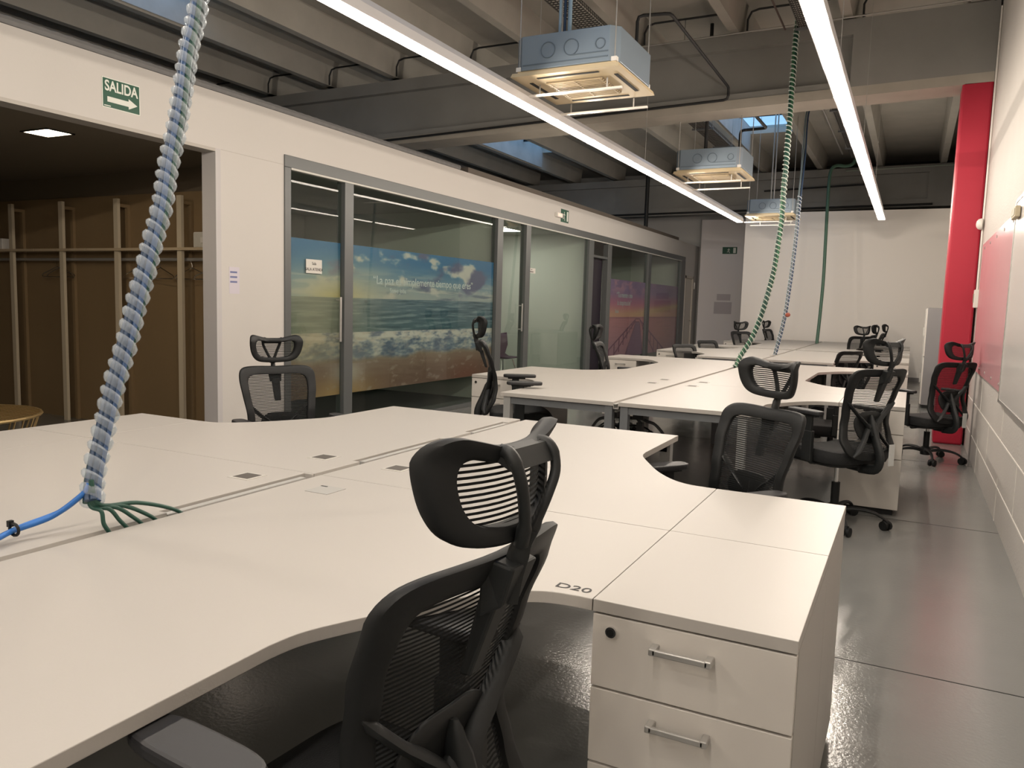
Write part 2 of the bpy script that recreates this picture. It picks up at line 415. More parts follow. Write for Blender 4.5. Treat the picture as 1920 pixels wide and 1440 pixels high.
# coat rack: posts, shelf, rail
t = thing('coat_rack', 'long open coat rack of pale posts and shelf in the cloakroom', 'coat rack', (-7.3, 5.1, 0))
for x in (-8.65, -7.80, -6.95, -6.07, -5.25):
    MB().box(x+7.3-.03, x+7.3+.03, 0, .03, 0, 2.245).build('post', post_m, t)
    MB().box(x+7.3-.02, x+7.3+.02, .12, .15, 0, 2.2).box(x+7.3-.02, x+7.3+.02, .03, .12, 2.17, 2.2).build('rear_post', wood_m, t)
for i,x in enumerate((-8.65, -7.80, -6.95, -6.07)):
    MB().box(x+7.3-.42, x+7.3+.42, -.02, .15, 1.745, 1.77).build('shelf', shelf_m, t)
MB().cyl((-2.2,.075,1.665),(2.1,.075,1.665),.016,10).build('hanging_rail', rod_m, t)
# things on the shelf
t = thing('drawer_box', 'small white plastic drawer box on the cloakroom shelf', 'storage box', (-5.78, 5.16, 1.77))
box(-.17,.17,0,.09,0,.145).build('body', white_pl_m, t, bevel=.004)
for x in (-.085,.085): box(x-.08,x+.08,-.006,0,.008,.137).build('drawer_front', mat('drawer_front_plastic', (.62,.60,.54), .4), t)
box(-.06,.06,-.02,-.006,.045,.095).build('handle', white_pl_m, t)
tag(box(-9.1,-8.88,5.14,5.245,1.77,1.89).build('storage_box', white_pl_m, bevel=.004), 'plain cream box on the far left of the cloakroom shelf', 'storage box')
def hanger(x, rz, label, proto=[None]):
    if proto[0] is None:
        t = thing('coat_hanger', label, 'coat hanger', (x,5.175,1.665), rz, 'wire coat hangers')
        MB().tube([(.012,0,-.005),(.018,0,.01),(0,0,.02),(-.018,0,.01),(-.014,0,-.02),(0,0,-.05),(0,0,-.075)], .0022, 6).build('hook', chrome_m, t)
        MB().tube([(0,0,-.075),(.2,0,-.15),(.215,0,-.165),(.2,0,-.18),(-.2,0,-.18),(-.215,0,-.165),(-.2,0,-.15)], .005, 6, closed=True).build('wire_body', chrome_m, t)
        proto[0] = t; return
    c = copy_tree(proto[0]); c.location.x = x; c.rotation_euler.z = rz; c['label'] = label
hanger(-7.93, .04, 'wire hanger directly right of the second coat rack post, wide open view')
hanger(-7.99, .12, 'wire hanger angled just behind the one by the second rack post')
hanger(-6.72, .05, 'wire hanger seen partly behind the thick spiral wrapped cable')
hanger(-6.42, -.12, 'wire hanger just left of the fourth rack post, turned sideways')
hanger(-5.99, .06, 'wire hanger just right of the fourth rack post')
hanger(-5.72, .12, 'wire hanger cut off by the right edge of the cloakroom opening')
# perforated brass pouf
t = thing('wire_stool', 'round low brass wire mesh stool at the cloakroom entrance', 'stool', (-5.95, 3.05, 0))
b = MB()
for k in range(-13,14):
    h = math.sqrt(max(0,.55**2-(k*.042)**2))
    b.bar((k*.042,-h,.45),(k*.042,h,.45),.012,.006); b.bar((-h,k*.042,.456),(h,k*.042,.456),.012,.006)
b.tube([(.55*math.cos(a*PI/16),.55*math.sin(a*PI/16),.45) for a in range(32)], .012, 6, closed=True)
b.build('mesh_top', gold_m, t)
b = MB()
for a in range(24):
    c,s = math.cos(a*PI/12), math.sin(a*PI/12); b.bar((.54*c,.54*s,.45),(.40*c,.40*s,.02),.008)
b.tube([(.40*math.cos(a*PI/16),.40*math.sin(a*PI/16),.012) for a in range(32)], .012, 6, closed=True)
b.build('frame', gold_m, t)

# ---- meeting rooms behind the glass
R = MB()
R.box(-8.6, -8.5, 5.7, 20, 0, 2.6)
R.box(-8.5, PW0, 5.28, 5.36, 0, 2.6)
R.box(-8.5, PW0, 9.48, 9.56, 0, 2.6)
R.box(-8.5, PW0, 12.95, 13.03, 0, 2.6)
R.box(-8.5, PW0, 19.16, 19.24, 0, 2.6)
struct(R.build('wall_meeting', room_wall_m))
struct(box(-8.6, PW0, 5.28, 20, 2.6, 2.66).build('trim_21', mat('meeting_ceiling', (.45,.45,.42), .8)))
struct(box(-8.5, PW0, 5.36, 19.2, 0, .012).build('trim_22', carpet_m))
for (x,y,lb) in ((-6.4, 11.9, 'lit ceiling panel inside the second glass room'), (-6.9, 16.3, 'added ceiling panel backlighting the print of the sunset glass room')):  # second panel is added out of view, to light the pier print from behind
    t = thing('ceiling_panel_light', lb, 'ceiling light', (x,y,2.6))
    box(-.31,.31,-.31,.31,-.012,0).build('frame', white_pl_m, t)
    box(-.29,.29,-.29,.29,-.016,-.011).build('diffuser', mat('panel_glow_%d' % int(y), (1,1,1), .5, emit=(1,.95,.86), strength={11:14, 8:1.5, 16:11}[int(y)]), t)
# purple shell chair in room 2
t = thing('shell_chair', 'dark purple shell chair on thin legs inside the second glass room', 'chair', (-6.0, 11.45, .012), 1.2)
b = MB(); prof = [(-.23,.44),(-.1,.42),(.1,.42),(.2,.46),(.25,.62),(.27,.82)]
vs = []
for (yy,zz) in prof:
    for xx in (-.23,-.12,0,.12,.23): vs.append((xx*(1-.15*(zz-.42)), yy-.12*(abs(xx)/.23)**2*(zz>.5), zz+.03*(abs(xx)/.23)**2))
fs = [(i*5+k,i*5+k+1,(i+1)*5+k+1,(i+1)*5+k) for i in range(5) for k in range(4)]
b.add(vs, fs); o = b.build('shell', purple_m, t, smooth=True); sm = o.modifiers.new('thickness','SOLIDIFY'); sm.thickness = .012
for sx in (-1,1):
    for sy in (-1,1): MB().cyl((sx*.12,sy*.12,.42),(sx*.22,sy*.22,0),.009,8).build('leg', chrome_m, t)
t = thing('meeting_table', 'white meeting table inside the second glass room', 'table', (-7.1, 11.3, .012))
box(-.5,.5,-.9,.9,.72,.745).build('tabletop', desk_m, t)
for sx in (-.42,.42):
    for sy in (-.8,.8): box(sx-.025,sx+.025,sy-.025,sy+.025,0,.72).build('leg', leg_m, t)
t = thing('wall_socket', 'double white wall socket inside the second glass room', 'socket', (-8.5, 12.3, .35))
for k in (0,1):
    box(0,.012,k*.1,k*.1+.09,0,.09).build('plate', white_pl_m, t); box(.012,.014,k*.1+.02,k*.1+.07,.02,.07).build('outlet', label_m, t)
t = thing('projector', 'small white projector under the ceiling of the seascape glass room', 'projector', (-5.75, 5.75, 2.2))
box(-.16,.16,-.14,.14,-.1,0).build('body', white_pl_m, t, bevel=.01)
MB().cyl((0,0,0),(0,0,.4),.015,10).build('mount', white_pl_m, t)

# ---- glazing frames, panes
P = [(5.37,5.45),(6.20,6.335),(9.39,9.55),(10.27,10.42),(12.75,12.96),(13.68,13.88),(16.16,16.36),(18.78,19.14)]
g = MB()
for i,(a,b_) in enumerate(P): g.box(XL-.09, XL+.012, a, b_, .05, 2.495)
g.box(XL-.09, XL+.012, 5.37, 19.14, 2.495, 2.60)
g.box(XL-.09, XL+.012, 5.37, 19.14, 0, .05)
struct(g.build('trim_23', profile_m, bevel=.004))
struct(box(XL-.03, XL+.016, 5.45, 18.8, 2.478, 2.495).build('trim_24', mat('pale_track', (.55,.54,.50), .5)))
panes = []
for i in range(7):
    y0, y1 = P[i][1], P[i+1][0]
    if i == 4: continue
    n += 1
    o = struct(box(XL-.040, XL-.032, y0, y1, .05, 2.48).build('window_%d' % n, glass_m)); panes.append(o)
# dark purple sheet filling the opening between second and third rooms
struct(box(XL-.11, XL-.10, 12.96, 13.68, .05, 2.2).build('door_2', mat('dark_purple_sheet', (.014,.009,.018), .5)))
struct(box(XL-.09, XL, 12.96, 13.68, 2.2, 2.24).build('trim_25', profile_m))
def pull(y, z0, z1, label):
    t = thing('door_pull', label, 'door handle', (XL-.032, y, z0))
    MB().box(.045,.062,-.012,.012,0,z1-z0).build('grip', alu_m, t, bevel=.003)
    for z in (.03, z1-z0-.03): MB().cyl((0,0,z),(.05,0,z),.009,10).build('standoff', alu_m, t)
pull(6.13, .92, 1.36, 'long steel pull handle on the glass door left of the seascape')
pull(10.17, .95, 1.35, 'square steel pull handle on the glass door of the second room')
def door_sign(y, z, w, h, label, lines):
    t = thing('door_sign', label, 'sign', (XL-.031, y, z), 0)
    box(0,.003,-w/2,w/2,-h/2,h/2).build('plate', mat('sign_plate', (.62,.60,.55), .5), t)
    for k,s in enumerate(lines):
        text('lettering', s, h*.30, ink_m, t, (.0036, 0, h*(.2-.42*k)), (PI/2,0,PI/2))
door_sign(5.80, 1.64, .22, .13, 'small white name plate on the leftmost glass door', ['Sala', 'SALA ATENEA'])
door_sign(10.55, 1.84, .26, .075, 'small white name plate on the second room glass door', ['Sala', 'REUNIONES'])

# ---- printed pictures on the glass
def fbm(x, y, z=0, o=5):
    return noise.fractal(Vector((x,y,z)), 1.0, 2.0, o, noise_basis='PERLIN_ORIGINAL')
def mixc(a, b, t): t = max(0, min(1, t)); return tuple(a[i]+(b[i]-a[i])*t for i in range(3))
def ss(a, b, x): t = max(0, min(1, (x-a)/(b-a))); return t*t*(3-2*t)
def sea(u, v):
    X = u*4.0
    hz = .645
    if v > hz:
        s = (v-hz)/(1-hz)
        c = mixc((190,200,206), (58,132,194), ss(.0,.85,s))
        cl = fbm(X*1.6, v*6+3, 2.0)+.35*fbm(X*5, v*16, 5)
        st = fbm(X*1.1, v*26, 7)
        low = ss(.75,.1,s)
        c = mixc(c, (222,222,220), ss(.0,.5,st)*low*.9)
        c = mixc(c, (112,128,158), ss(.05,.6,fbm(X*1.3+9, v*20, 4))*low*.8*ss(.2,.45,u))
        big = ss(.10,.55, cl+.35*math.exp(-((u-.50)/.08)**2-((s-.45)/.2)**2)+.55*math.exp(-((u-.80)/.09)**2-((s-.62)/.25)**2)-.25*(u<.35)*(s>.4)-.15)
        c = mixc(c, (233,230,228), big)
        c = mixc(c, (108,112,158), ss(.2,.9,fbm(X*2+3,v*7,9)+1.3*math.exp(-((u-.88)/.07)**2-((s-.55)/.28)**2)))
        gl = math.exp(-((u-.20)/.20)**2)*ss(1.15,.0,s)
        c = mixc(c, (232,222,196), gl*.75)
        c = mixc(c, (236,214,136), math.exp(-((u-.18)/.10)**2-((s-.0)/.22)**2)*.6)
        return c
    d = (hz-v)/hz   # 0 horizon .. 1 bottom
    if d < .36:
        c = mixc((104,134,158), (76,116,134), d/.36)
        wv = fbm(X*1.8, d*60/(1+2*d), 3)
        c = mixc(c, (168,190,202), ss(.05,.55,wv)*.75); c = mixc(c, (45,82,106), ss(.1,.6,-wv)*.7)
        warm = math.exp(-((u-.10)/.22)**2)
        c = mixc(c, (198,184,152), warm*.75)
        return c
    edge = .64+.10*u*0+.05*fbm(X*1.2, 0, 3)-.02*math.cos(u*9)
    if d < edge+.03:
        f = fbm(X*4, d*13, 1)+.5*fbm(X*13, d*38, 4)
        c = mixc((126,146,174), (236,234,230), ss(-.55,.75,f+.55*math.exp(-((d-.40-.03*fbm(X*2,1,1))/.05)**2)-.25*ss(.45,.6,d)))
        c = mixc(c, (94,112,144), ss(.1,.7,-f)*.55); c = mixc(c, (214,200,190), ss(.1,.5,fbm(X*9, d*26, 12))*.4)
        c = mixc(c, (220,192,152), .55*math.exp(-((u-.05)/.2)**2))
        return mixc(c, (172,150,132), ss(edge-.04, edge+.03, d))
    f = fbm(X*2.5, d*30-u*6, 6)
    c = mixc((168,142,128), (142,110,98), ss(0,1,(d-edge)/.3+.2*f))
    c = mixc(c, (206,168,116), ss(.7,1.0,d)*math.exp(-((u-.2)/.15)**2))
    c = mixc(c, (222,214,208), math.exp(-((u-.22)/.06)**2-((d-.78)/.12)**2)*.9)
    c = mixc(c, (150,88,72), ss(.6,1,d)*math.exp(-((u-.83)/.12)**2)*.7)
    c = mixc(c, (206,190,180), ss(.25,.6,fbm(X*5+d*9, d*9-u*14, 8))*.5)
    return c
def segd(px, py, ax, ay, bx, by):
    vx, vy = bx-ax, by-ay; t = max(0, min(1, ((px-ax)*vx+(py-ay)*vy)/(vx*vx+vy*vy)))
    return math.hypot(px-ax-t*vx, py-ay-t*vy)
def pier(u, v):
    asp = 3.25; X = u*asp
    hz = .52
    if v > hz:
        s = (v-hz)/(1-hz)
        c = mixc((255,176,140), (222,100,150), ss(.05,.4,s)); c = mixc(c, (136,92,176), ss(.3,.75,s))
        cl = fbm(X*2.2, v*5, 3)
        c = mixc(c, (232,140,178), ss(-.05,.35,cl)*ss(.5,.95,s)*ss(.75,.35,u))
        c = mixc(c, (116,76,160), ss(.1,.4,fbm(X*3+4,v*8,6))*ss(.45,.7,s)*.8)
        ray = s-(.08+.42*max(0,u-.35))
        c = mixc(c, (255,214,140), math.exp(-(ray/.12)**2)*ss(.1,.6,u)*.95)
        c = mixc(c, (196,76,150), math.exp(-((s-.42-.1*u)/.09)**2)*.5)
        return c
    d = (hz-v)/hz
    c = mixc((232,130,150), (204,134,172), d); c = mixc(c, (232,140,128), math.exp(-((u-.75)/.22)**2)*.7*(1-abs(d-.45)))
    c = mixc(c, (150,60,100), math.exp(-(d/.03)**2)*.6)
    c = mixc(c, tuple(k*.93 for k in c), ss(0,.4,fbm(X*2, d*30, 2)))
    vx, vy = .375, .455
    if v < vy:
        t = (vy-v)/vy
        l, r = vx-.02-.13*t, vx+.035+.06*t
        if l < u < r:
            c = mixc((150,88,150), (120,70,120), .5+.5*math.sin(60*(t**.6)*3))
            if u-l < .006 or r-u < .006: c = (84,30,72)
    for (bx, by, yoff) in ((.0, .07, 0), (.0, -.12, -.01)):
        if segd(u*asp, v, (vx-.025)*asp, vy+.03+yoff*2, bx*asp, by) < .012: c = (104,36,84)
    for (bx, by) in ((.80, .02), (.66, -.05)):
        if segd(u*asp, v, (vx+.035)*asp, vy+.03, bx*asp, by) < .012: c = (100,30,78)
    for k in (.12,.2,.3,.42,.56,.72,.9):
        xx = vx-.025-(vx-.025)*k; top = vy+.03+(.07-vy-.03)*k
        if abs(u-xx) < .004+.004*k and top-.24*k-.05 < v < top: c = (104,36,84)
        xx = vx+.035+(.80-vx-.035)*k; top = vy+.03+(.02-vy-.03)*k
        if abs(u-xx) < .004+.003*k and top-.30*k-.05 < v < top: c = (100,30,78)
    if segd(u*asp, v, (vx-.02)*asp, vy+.04, (vx+.03)*asp, vy+.04) < .008 or segd(u*asp, v, (vx-.02)*asp, vy+.0, (vx+.03)*asp, vy+.0) < .006: c = (96,30,70)
    return c
def pale(fn, k=.22):
    return lambda u, v: mixc(fn(u, v), (255,238,240), k)
def print_mat():
    M = bpy.data.materials.new('printed_vinyl'); M.use_nodes = True; nt = M.node_tree; b = nt.nodes['Principled BSDF']
    a = nt.nodes.new('ShaderNodeVertexColor'); a.layer_name = 'print'; nt.links.new(a.outputs[0], b.inputs['Base Color']); b.inputs['Roughness'].default_value = .45
    out = nt.nodes['Material Output']; tl = nt.nodes.new('ShaderNodeBsdfTranslucent'); mx = nt.nodes.new('ShaderNodeMixShader'); mx.inputs[0].default_value = .4
    nt.links.new(a.outputs[0], tl.inputs[0]); nt.links.new(b.outputs[0], mx.inputs[1]); nt.links.new(tl.outputs[0], mx.inputs[2]); nt.links.new(mx.outputs[0], out.inputs[0])
    return M
vinyl_m = print_mat()
def picture(name, label, y0, y1, z0, z1, fn, nu, nv, ymin, ymax):
    """flat printed film just behind the pane; ymin..ymax is the whole picture"""
    x = XL-.0435
    vs = [(0, (y1-y0)*i/nu, (z1-z0)*k/nv) for k in range(nv+1) for i in range(nu+1)]
    fs = [(k*(nu+1)+i, k*(nu+1)+i+1, (k+1)*(nu+1)+i+1, (k+1)*(nu+1)+i) for k in range(nv) for i in range(nu)]
    me = bpy.data.meshes.new(name); me.from_pydata(vs, [], fs)
    ca = me.color_attributes.new('print', 'FLOAT_COLOR', 'POINT')
    flat = []
    for (_, yy, zz) in vs:
        c = fn((yy+y0-ymin)/(ymax-ymin), zz/(z1-z0)); flat += [*lin(c), 1]
    ca.data.foreach_set('color', flat)
    me.materials.append(vinyl_m)
    o = bpy.data.objects.new(name, me); COL.objects.link(o); o.location = (x, y0, z0)
    sd = o.modifiers.new('film', 'SOLIDIFY'); sd.thickness = .001
    o['label'] = label; o['category'] = 'picture'
    return o
picture('seascape_print', 'left strip of the beach sunrise print, on the glass door', 5.45, 6.20, .385, 1.89, pale(sea, .08), 90, 190, 5.45, 9.39)
sp_ = picture('seascape_print', 'wide print of breaking waves and clouds on the big glass pane', 6.335, 9.39, .385, 1.89, pale(sea, .08), 360, 190, 5.45, 9.39)
pp_ = picture('pier_print', 'pink sunset and wooden pier print, left pane of the far room', 13.88, 16.16, .355, 1.865, pale(pier, .5), 220, 150, 13.88, 18.78)
picture('pier_print', 'orange and violet sunset half of the pier print, right pane of the far room', 16.36, 18.78, .355, 1.865, pale(pier, .5), 220, 150, 13.88, 18.78)
tw = mat('white_lettering', (.70,.74,.78), .5)
text('lettering', '\u201cLa paz es simplemente tiempo que eres\u201d', .125, tw, sp_, (.0025, 1.45, 1.165), (PI/2,0,PI/2))
text('lettering', 'Steve Jobs', .075, tw, sp_, (.0025, .85, 1.06), (PI/2,0,PI/2))
text('lettering', '\u201cTu mente crea\nla inspiraci\u00f3n\u201d', .15, tw, pp_, (.0025, .98, 1.14), (PI/2,0,PI/2))
text('lettering', 'Buda', .10, tw, pp_, (.0025, .55, .90), (PI/2,0,PI/2))

# ---- things on the partition wall
t = thing('exit_sign', 'large green SALIDA sign with white arrow on the left wall', 'sign', (XL, 3.772, 2.71))
box(0,.003,-.148,.148,-.102,.102).build('plate', white_sign_m, t)
box(.003,.0036,-.142,.142,-.096,.096).build('green_face', green_sign_m, t)
text('lettering', 'SALIDA', .098, white_sign_m, t, (.0042, 0, .045), (PI/2,0,PI/2), bold=True, sx=.80)
aw = MB(); pts = [(-.11,-.024),(.055,-.024),(.055,-.006),(.125,-.042),(.055,-.078),(.055,-.060),(-.11,-.060)]
aw.add([(.0038,y,z) for y,z in pts]+[(.0046,y,z) for y,z in pts], [tuple(range(7)), tuple(range(13,6,-1))]+[(i,(i+1)%7,7+(i+1)%7,7+i) for i in range(7)])
aw.build('arrow', white_sign_m, t)
box(.0038,.0044,-.135,-.085,-.090,-.084).build('small_print', white_sign_m, t)
def run_sign(name, label, loc, rz, w, h):
    t = thing(name, label, 'sign', loc, rz)
    box(-w/2,w/2,-.006,0,-h/2,h/2).build('plate', green_sign_m, t)
    f = MB(); s = h*.9
    f.lathe([(.001,-.0),(.07*s,.0),(.07*s,.001)], 10, (0,0,0)); f = MB()
    def quad(pp): f.add([(x*s,-.0075,z*s) for x,z in pp]+[(x*s,-.006,z*s) for x,z in pp], [tuple(range(len(pp))), tuple(range(2*len(pp)-1,len(pp)-1,-1))])
    o = -.18 if w > h*1.2 else 0
    quad([(o-.05,.32),(o+.05,.36),(o+.10,.28),(o,.22)])
    quad([(o-.04,.22),(o+.08,.20),(o+.02,-.08),(o-.08,-.05)])
    quad([(o-.02,-.05),(o+.04,-.08),(o+.16,-.26),(o+.20,-.42),(o+.13,-.42),(o+.08,-.28)])
    quad([(o-.08,-.04),(o-.02,-.06),(o-.08,-.24),(o-.26,-.30),(o-.26,-.22),(o-.12,-.18)])
    quad([(o+.06,.18),(o+.24,.10),(o+.22,.04),(o+.05,.10)]); quad([(o-.04,.20),(o-.22,.10),(o-.18,.04),(o-.02,.12)])
    f.build('running_figure', white_sign_m, t)
    if w > h*1.2: box(w*.24,w*.42,-.0075,-.006,-h*.38,h*.38).build('door_symbol', white_sign_m, t)
    else: box(w*.30,w*.46,-.0075,-.006,-h*.45,h*.45).build('door_symbol', white_sign_m, t)
    return t
run_sign('emergency_exit_sign', 'small green running man exit sign high on the partition wall', (XL, 11.64, 2.755), PI/2, .30, .20)
run_sign('emergency_exit_sign', 'green running man exit sign on the grey panel at the back left', (-4.20, YN-.45, 2.83), 0, .36, .17)
t = thing('emergency_light', 'small white emergency light beside the exit sign on the partition wall', 'light', (XL, 11.36, 2.74))
box(0,.05,-.10,.10,-.035,.035).build('housing', white_pl_m, t, bevel=.006)
box(.05,.054,-.08,.08,-.02,.02).build('diffuser', mat('emergency_glow', (.9,.7,.6), .5, emit=(1,.55,.45), strength=.5), t)
t = thing('wall_notice', 'small white paper notice taped beside the cloakroom opening', 'notice', (XL, 4.79, 1.47))
box(0,.0015,-.055,.055,-.11,.11).build('sheet', mat('lilac_paper', (.60,.56,.62), .7), t)
for k in range(3): box(.0015,.002,-.045,.03,.06-.04*k,.075-.04*k).build('printed_line', mat('blue_ink', (.16,.18,.34), .7), t)
# pair of papers on the grey panel
tag(box(-4.46,-4.12,YN-.453,YN-.45,1.58,1.74).build('paper_notice', mat('pale_paper', (.52,.48,.50), .7)), 'upper white paper sheet on the grey panel under the exit sign', 'notice')
tag(box(-4.52,-4.08,YN-.453,YN-.45,1.24,1.54).build('paper_notice', mat('pale_paper', (.52,.48,.50), .7)), 'lower larger paper sheet on the grey panel under the exit sign', 'notice')
tag(box(XL, XL+.02, 20.12, 20.20, 1.85, 2.02).build('thermostat', white_pl_m, bevel=.004), 'small white control box right of the far door', 'thermostat')
# corrugated duct along the top of the partition
b = MB()
b.tube([(XL-.06, 1.0+.05*k, 2.99) for k in range(150)], [.032+.004*(k%2) for k in range(150)], 8)
tag(b.build('corrugated_conduit', mat('conduit_grey', (.20,.20,.20), .6), smooth=False), 'grey corrugated conduit lying along the top of the left wall', 'conduit')
tag(box(XL-.13, XL-.01, 8.6, 18.5, 2.952, 3.02).build('cable_duct', mat('taupe_duct', (.13,.11,.09), .7)), 'dark metal duct along the top of the wall above the glazing', 'cable duct')

# ---- right wall: boards, conduit, siren
t = thing('pink_glass_board', 'tall pink glass writing board on the right wall', 'board', (XR, 7.5, .84))
box(-.016,-.004,-1.23,1.47,0,1.21).build('glass_panel', pink_m, t, bevel=.002)
for y in (-1.18,-.6,0,.6,1.2):
    for z in (.05,1.16): MB().cyl((-.021,y,z),(0,y,z),.012,10).build('mounting_stud', alu_m, t)
t = thing('white_board', 'glossy pale grey enamel board next to the pink glass board', 'board', (XR, 4.9, .80))
box(-.02,-.002,-1.3,1.26,0,1.30).build('panel', board_m, t)
q = MB(); q.box(-.024,-.0,1.26,1.29,-.02,1.32).box(-.024,0,-1.33,-1.3,-.02,1.32).box(-.024,0,-1.33,1.29,1.30,1.32).box(-.024,0,-1.33,1.29,-.02,0)
q.build('frame', alu_m, t)
tag(MB().tube([(XR-.012,9.30,4.4),(XR-.012,9.30,1.55)], .010, 8).build('conduit_pipe', white_pl_m), 'white vertical conduit on the right wall beside the red column', 'conduit')
t = thing('alarm_siren', 'round white alarm siren on the right wall beside the red column', 'alarm', (XR-.02, 9.28, 2.28), 0)
o = MB().lathe([(.055,0),(.058,.01),(.05,.035),(.03,.05),(.005,.055)], 20).build('dome', white_pl_m, t, smooth=True); o.rotation_euler = (0,-PI/2,0)
t = thing('call_point', 'small cream switch box under the alarm siren', 'switch', (XR, 9.24, 1.53))
box(-.04,0,-.06,.06,-.09,.09).build('box', white_pl_m, t, bevel=.005); box(-.046,-.04,-.03,.03,-.04,.05).build('button', mat('button_grey', (.3,.28,.22), .5), t)
t = thing('emergency_lamp', 'small cream emergency lamp at the top corner of the white board on the right wall', 'light', (XR-.024, 5.98, 2.015))
box(-.03,0,-.11,.11,-.035,.035).build('housing', mat('aged_cream_plastic', (.46,.40,.28), .6), t, bevel=.006); box(-.033,-.03,-.09,.09,-.02,.02).build('diffuser', mat('dull_diffuser', (.4,.37,.28), .6), t)
# grey cabinet near the back
t = thing('filing_cabinet', 'tall grey cabinet standing against the right wall past the red column', 'cabinet', (.385, 13.4, 0))
box(-.19,.19,-.57,.57,.05,1.46).build('body', cab_m, t)
box(-.17,.19,-.55,.55,0,.05).build('plinth', black2_m, t)
for k,z0,z1 in ((0,.06,.74),(1,.76,1.45)):
    for sy in (-1,1):
        dd = box(-.205,-.19,min(sy*.003,sy*.565),max(sy*.003,sy*.565),z0,z1).build('door', white_pl_m, t)
        box(-.225,-.205,sy*.05-.008,sy*.05+.008,(z0+z1)/2-.06,(z0+z1)/2+.06).build('handle', alu_m, dd)

# ================================================================ LAMPS
def linear_lamp(x, y0, y1, z, label):
    L = y1-y0
    t = thing('linear_pendant_lamp', label, 'lamp', (x, y0, z), 0, 'long suspended lamps')
    b = MB(); b.prism_x([(0,.0),(0,.11),(.01,.115),(.02,.115)], 0, 0) if False else None
    # housing cross-section in X,Z, extruded along Y
    sec = [(-.055,0),(-.047,0),(-.047,.012),(.047,.012),(.047,0),(.055,0),(.055,.055),(.036,.095),(-.036,.095),(-.055,.055)]
    n_ = len(sec); b = MB()
    b.add([(sx,0,sz) for sx,sz in sec]+[(sx,L,sz) for sx,sz in sec], [tuple(range(n_)), tuple(range(2*n_-1,n_-1,-1))]+[(i,(i+1)%n_,n_+(i+1)%n_,n_+i) for i in range(n_)])
    b.build('housing', lamp_body_m, t)
    k = 0
    while k < L-.01:
        e = min(L-.012, k+1.68) if k+1.68 < L-.05 else L-.012
        box(-.0465,.0465,k+.012,e-.004,-.006,.008).build('diffuser', lamp_m, t)
        for q_ in (.42, 1.26):  # added points without a fixture, throwing light on walls and ceiling
            ld = bpy.data.lights.new('added_glow', 'POINT'); ld.energy = GLOW_WATT/2; ld.color = LAMP_COL; ld.shadow_soft_size = .02
            ld.specular_factor = 0; ld.cycles.use_multiple_importance_sampling = False
            lo = bpy.data.objects.new('added_glow', ld); COL.objects.link(lo); lo.parent = t; lo.location = (0, k+q_, -.035)
        k += 1.68
    k = .9
    while k < L:
        MB().cyl((0,k,.09),(0,k,ZC-z),.0022,6).build('suspension_wire', rod_m, t); k += 2.8
linear_lamp(-2.78, -3.5, 14.05, 2.865, 'long lit pendant lamp on the left, beside the ceiling cassettes')
linear_lamp(-.555, -3.5, 14.1, 2.865, 'long lit pendant lamp on the right, nearest the red column')

# ================================================================ CEILING SERVICES
def cassette(y, label, pipes):
    t = thing('ceiling_cassette_unit', label, 'air conditioner', (-2.345, y, 3.0), 0, 'suspended air conditioning cassettes')
    b = MB(); c = .06; h = .40
    pts = [(-h+c,-h),(h-c,-h),(h,-h+c),(h,h-c),(h-c,h),(-h+c,h),(-h,h-c),(-h,-h+c)]
    b.prism(pts, .045, .285); b.build('steel_body', ac_body_m, t, bevel=.004)
    b = MB()
    for x in (-.13, .05, .27): b.tube([(x+r*math.cos(a*PI/10), -h-.003, .17+r*math.sin(a*PI/10)) for r in ((.055 if x < .2 else .035),) for a in range(20)], .004, 5, closed=True)
    b.box(-.33,.33,-h-.006,-h,.075,.083); b.box(.05,.33,-h-.006,-h,.11,.118)
    b.build('pressed_detail', mat('steel_emboss', (.14,.18,.22), .4, metal=.3), t)
    # panel: frame with four slots and a central grille
    q = MB(); H = .42
    q.add([(-H,-H,.0),(H,-H,.0),(H,H,.0),(-H,H,.0),(-H+.01,-H+.01,.028),(H-.01,-H+.01,.028),(H-.01,H-.01,.028),(-H+.01,H-.01,.028)],
          [(4,5,6,7),(0,1,5,4),(1,2,6,5),(2,3,7,6),(3,0,4,7),(0,3,2,1)])
    q.box(-.38,.38,-.38,.38,.028,.05)
    pan = q.build('panel', ac_panel_m, t)
    s = MB()
    for sg in (-1,1):
        s.box(-.24,.24,sg*.335-.014,sg*.335+.014,-.004,.001); s.box(sg*.335-.014,sg*.335+.014,-.24,.24,-.004,.001)
    s.build('air_slot', dark_m, pan)
    g = MB()
    g.box(-.22,.22,-.22,.22,-.010,-.001)
    gg = g.build('grille_base', mat('grille_shadow', (.16,.12,.07), .6), pan)
    g = MB()
    for k in range(12): g.box(-.22,.22,-.21+k*.038-.007,-.21+k*.038+.007,-.016,-.010)
    for k in range(3): g.box(-.2+k*.2-.006,-.2+k*.2+.006,-.22,.22,-.017,-.010)
    g.build('return_grille', mat('grille_plastic', (.42,.33,.20), .6), pan)
    # deflector bars
    for sy in (-.17, .44):
        d_ = MB().box(-.47,.36,sy-.012,sy+.012,-.085,-.07).build('deflector_bar', white_pl_m, t)
        MB().box(-.30,-.29,sy-.003,sy+.003,-.07,.0).box(.24,.25,sy-.003,sy+.003,-.07,0).build('bracket', rod_m, d_)
    for sx in (-1,1):
        for sy in (-1,1):
            MB().cyl((sx*.37,sy*.37,.06),(sx*.37,sy*.37,ZC-3.0),.005,8).build('threaded_rod', rod_m, t)
            box(sx*.37-.02,sx*.37+.02,sy*.37-.02,sy*.37+.02,.045,.075).build('bracket', white_pl_m, t)
    for (px,r,m_) in pipes: MB().cyl((px,-.05,.28),(px,-.05,ZC-3.0),r,10).build('pipe', m_, t)
blue_pipe_m = mat('blue_grey_pipe', (.25,.36,.46), .45)
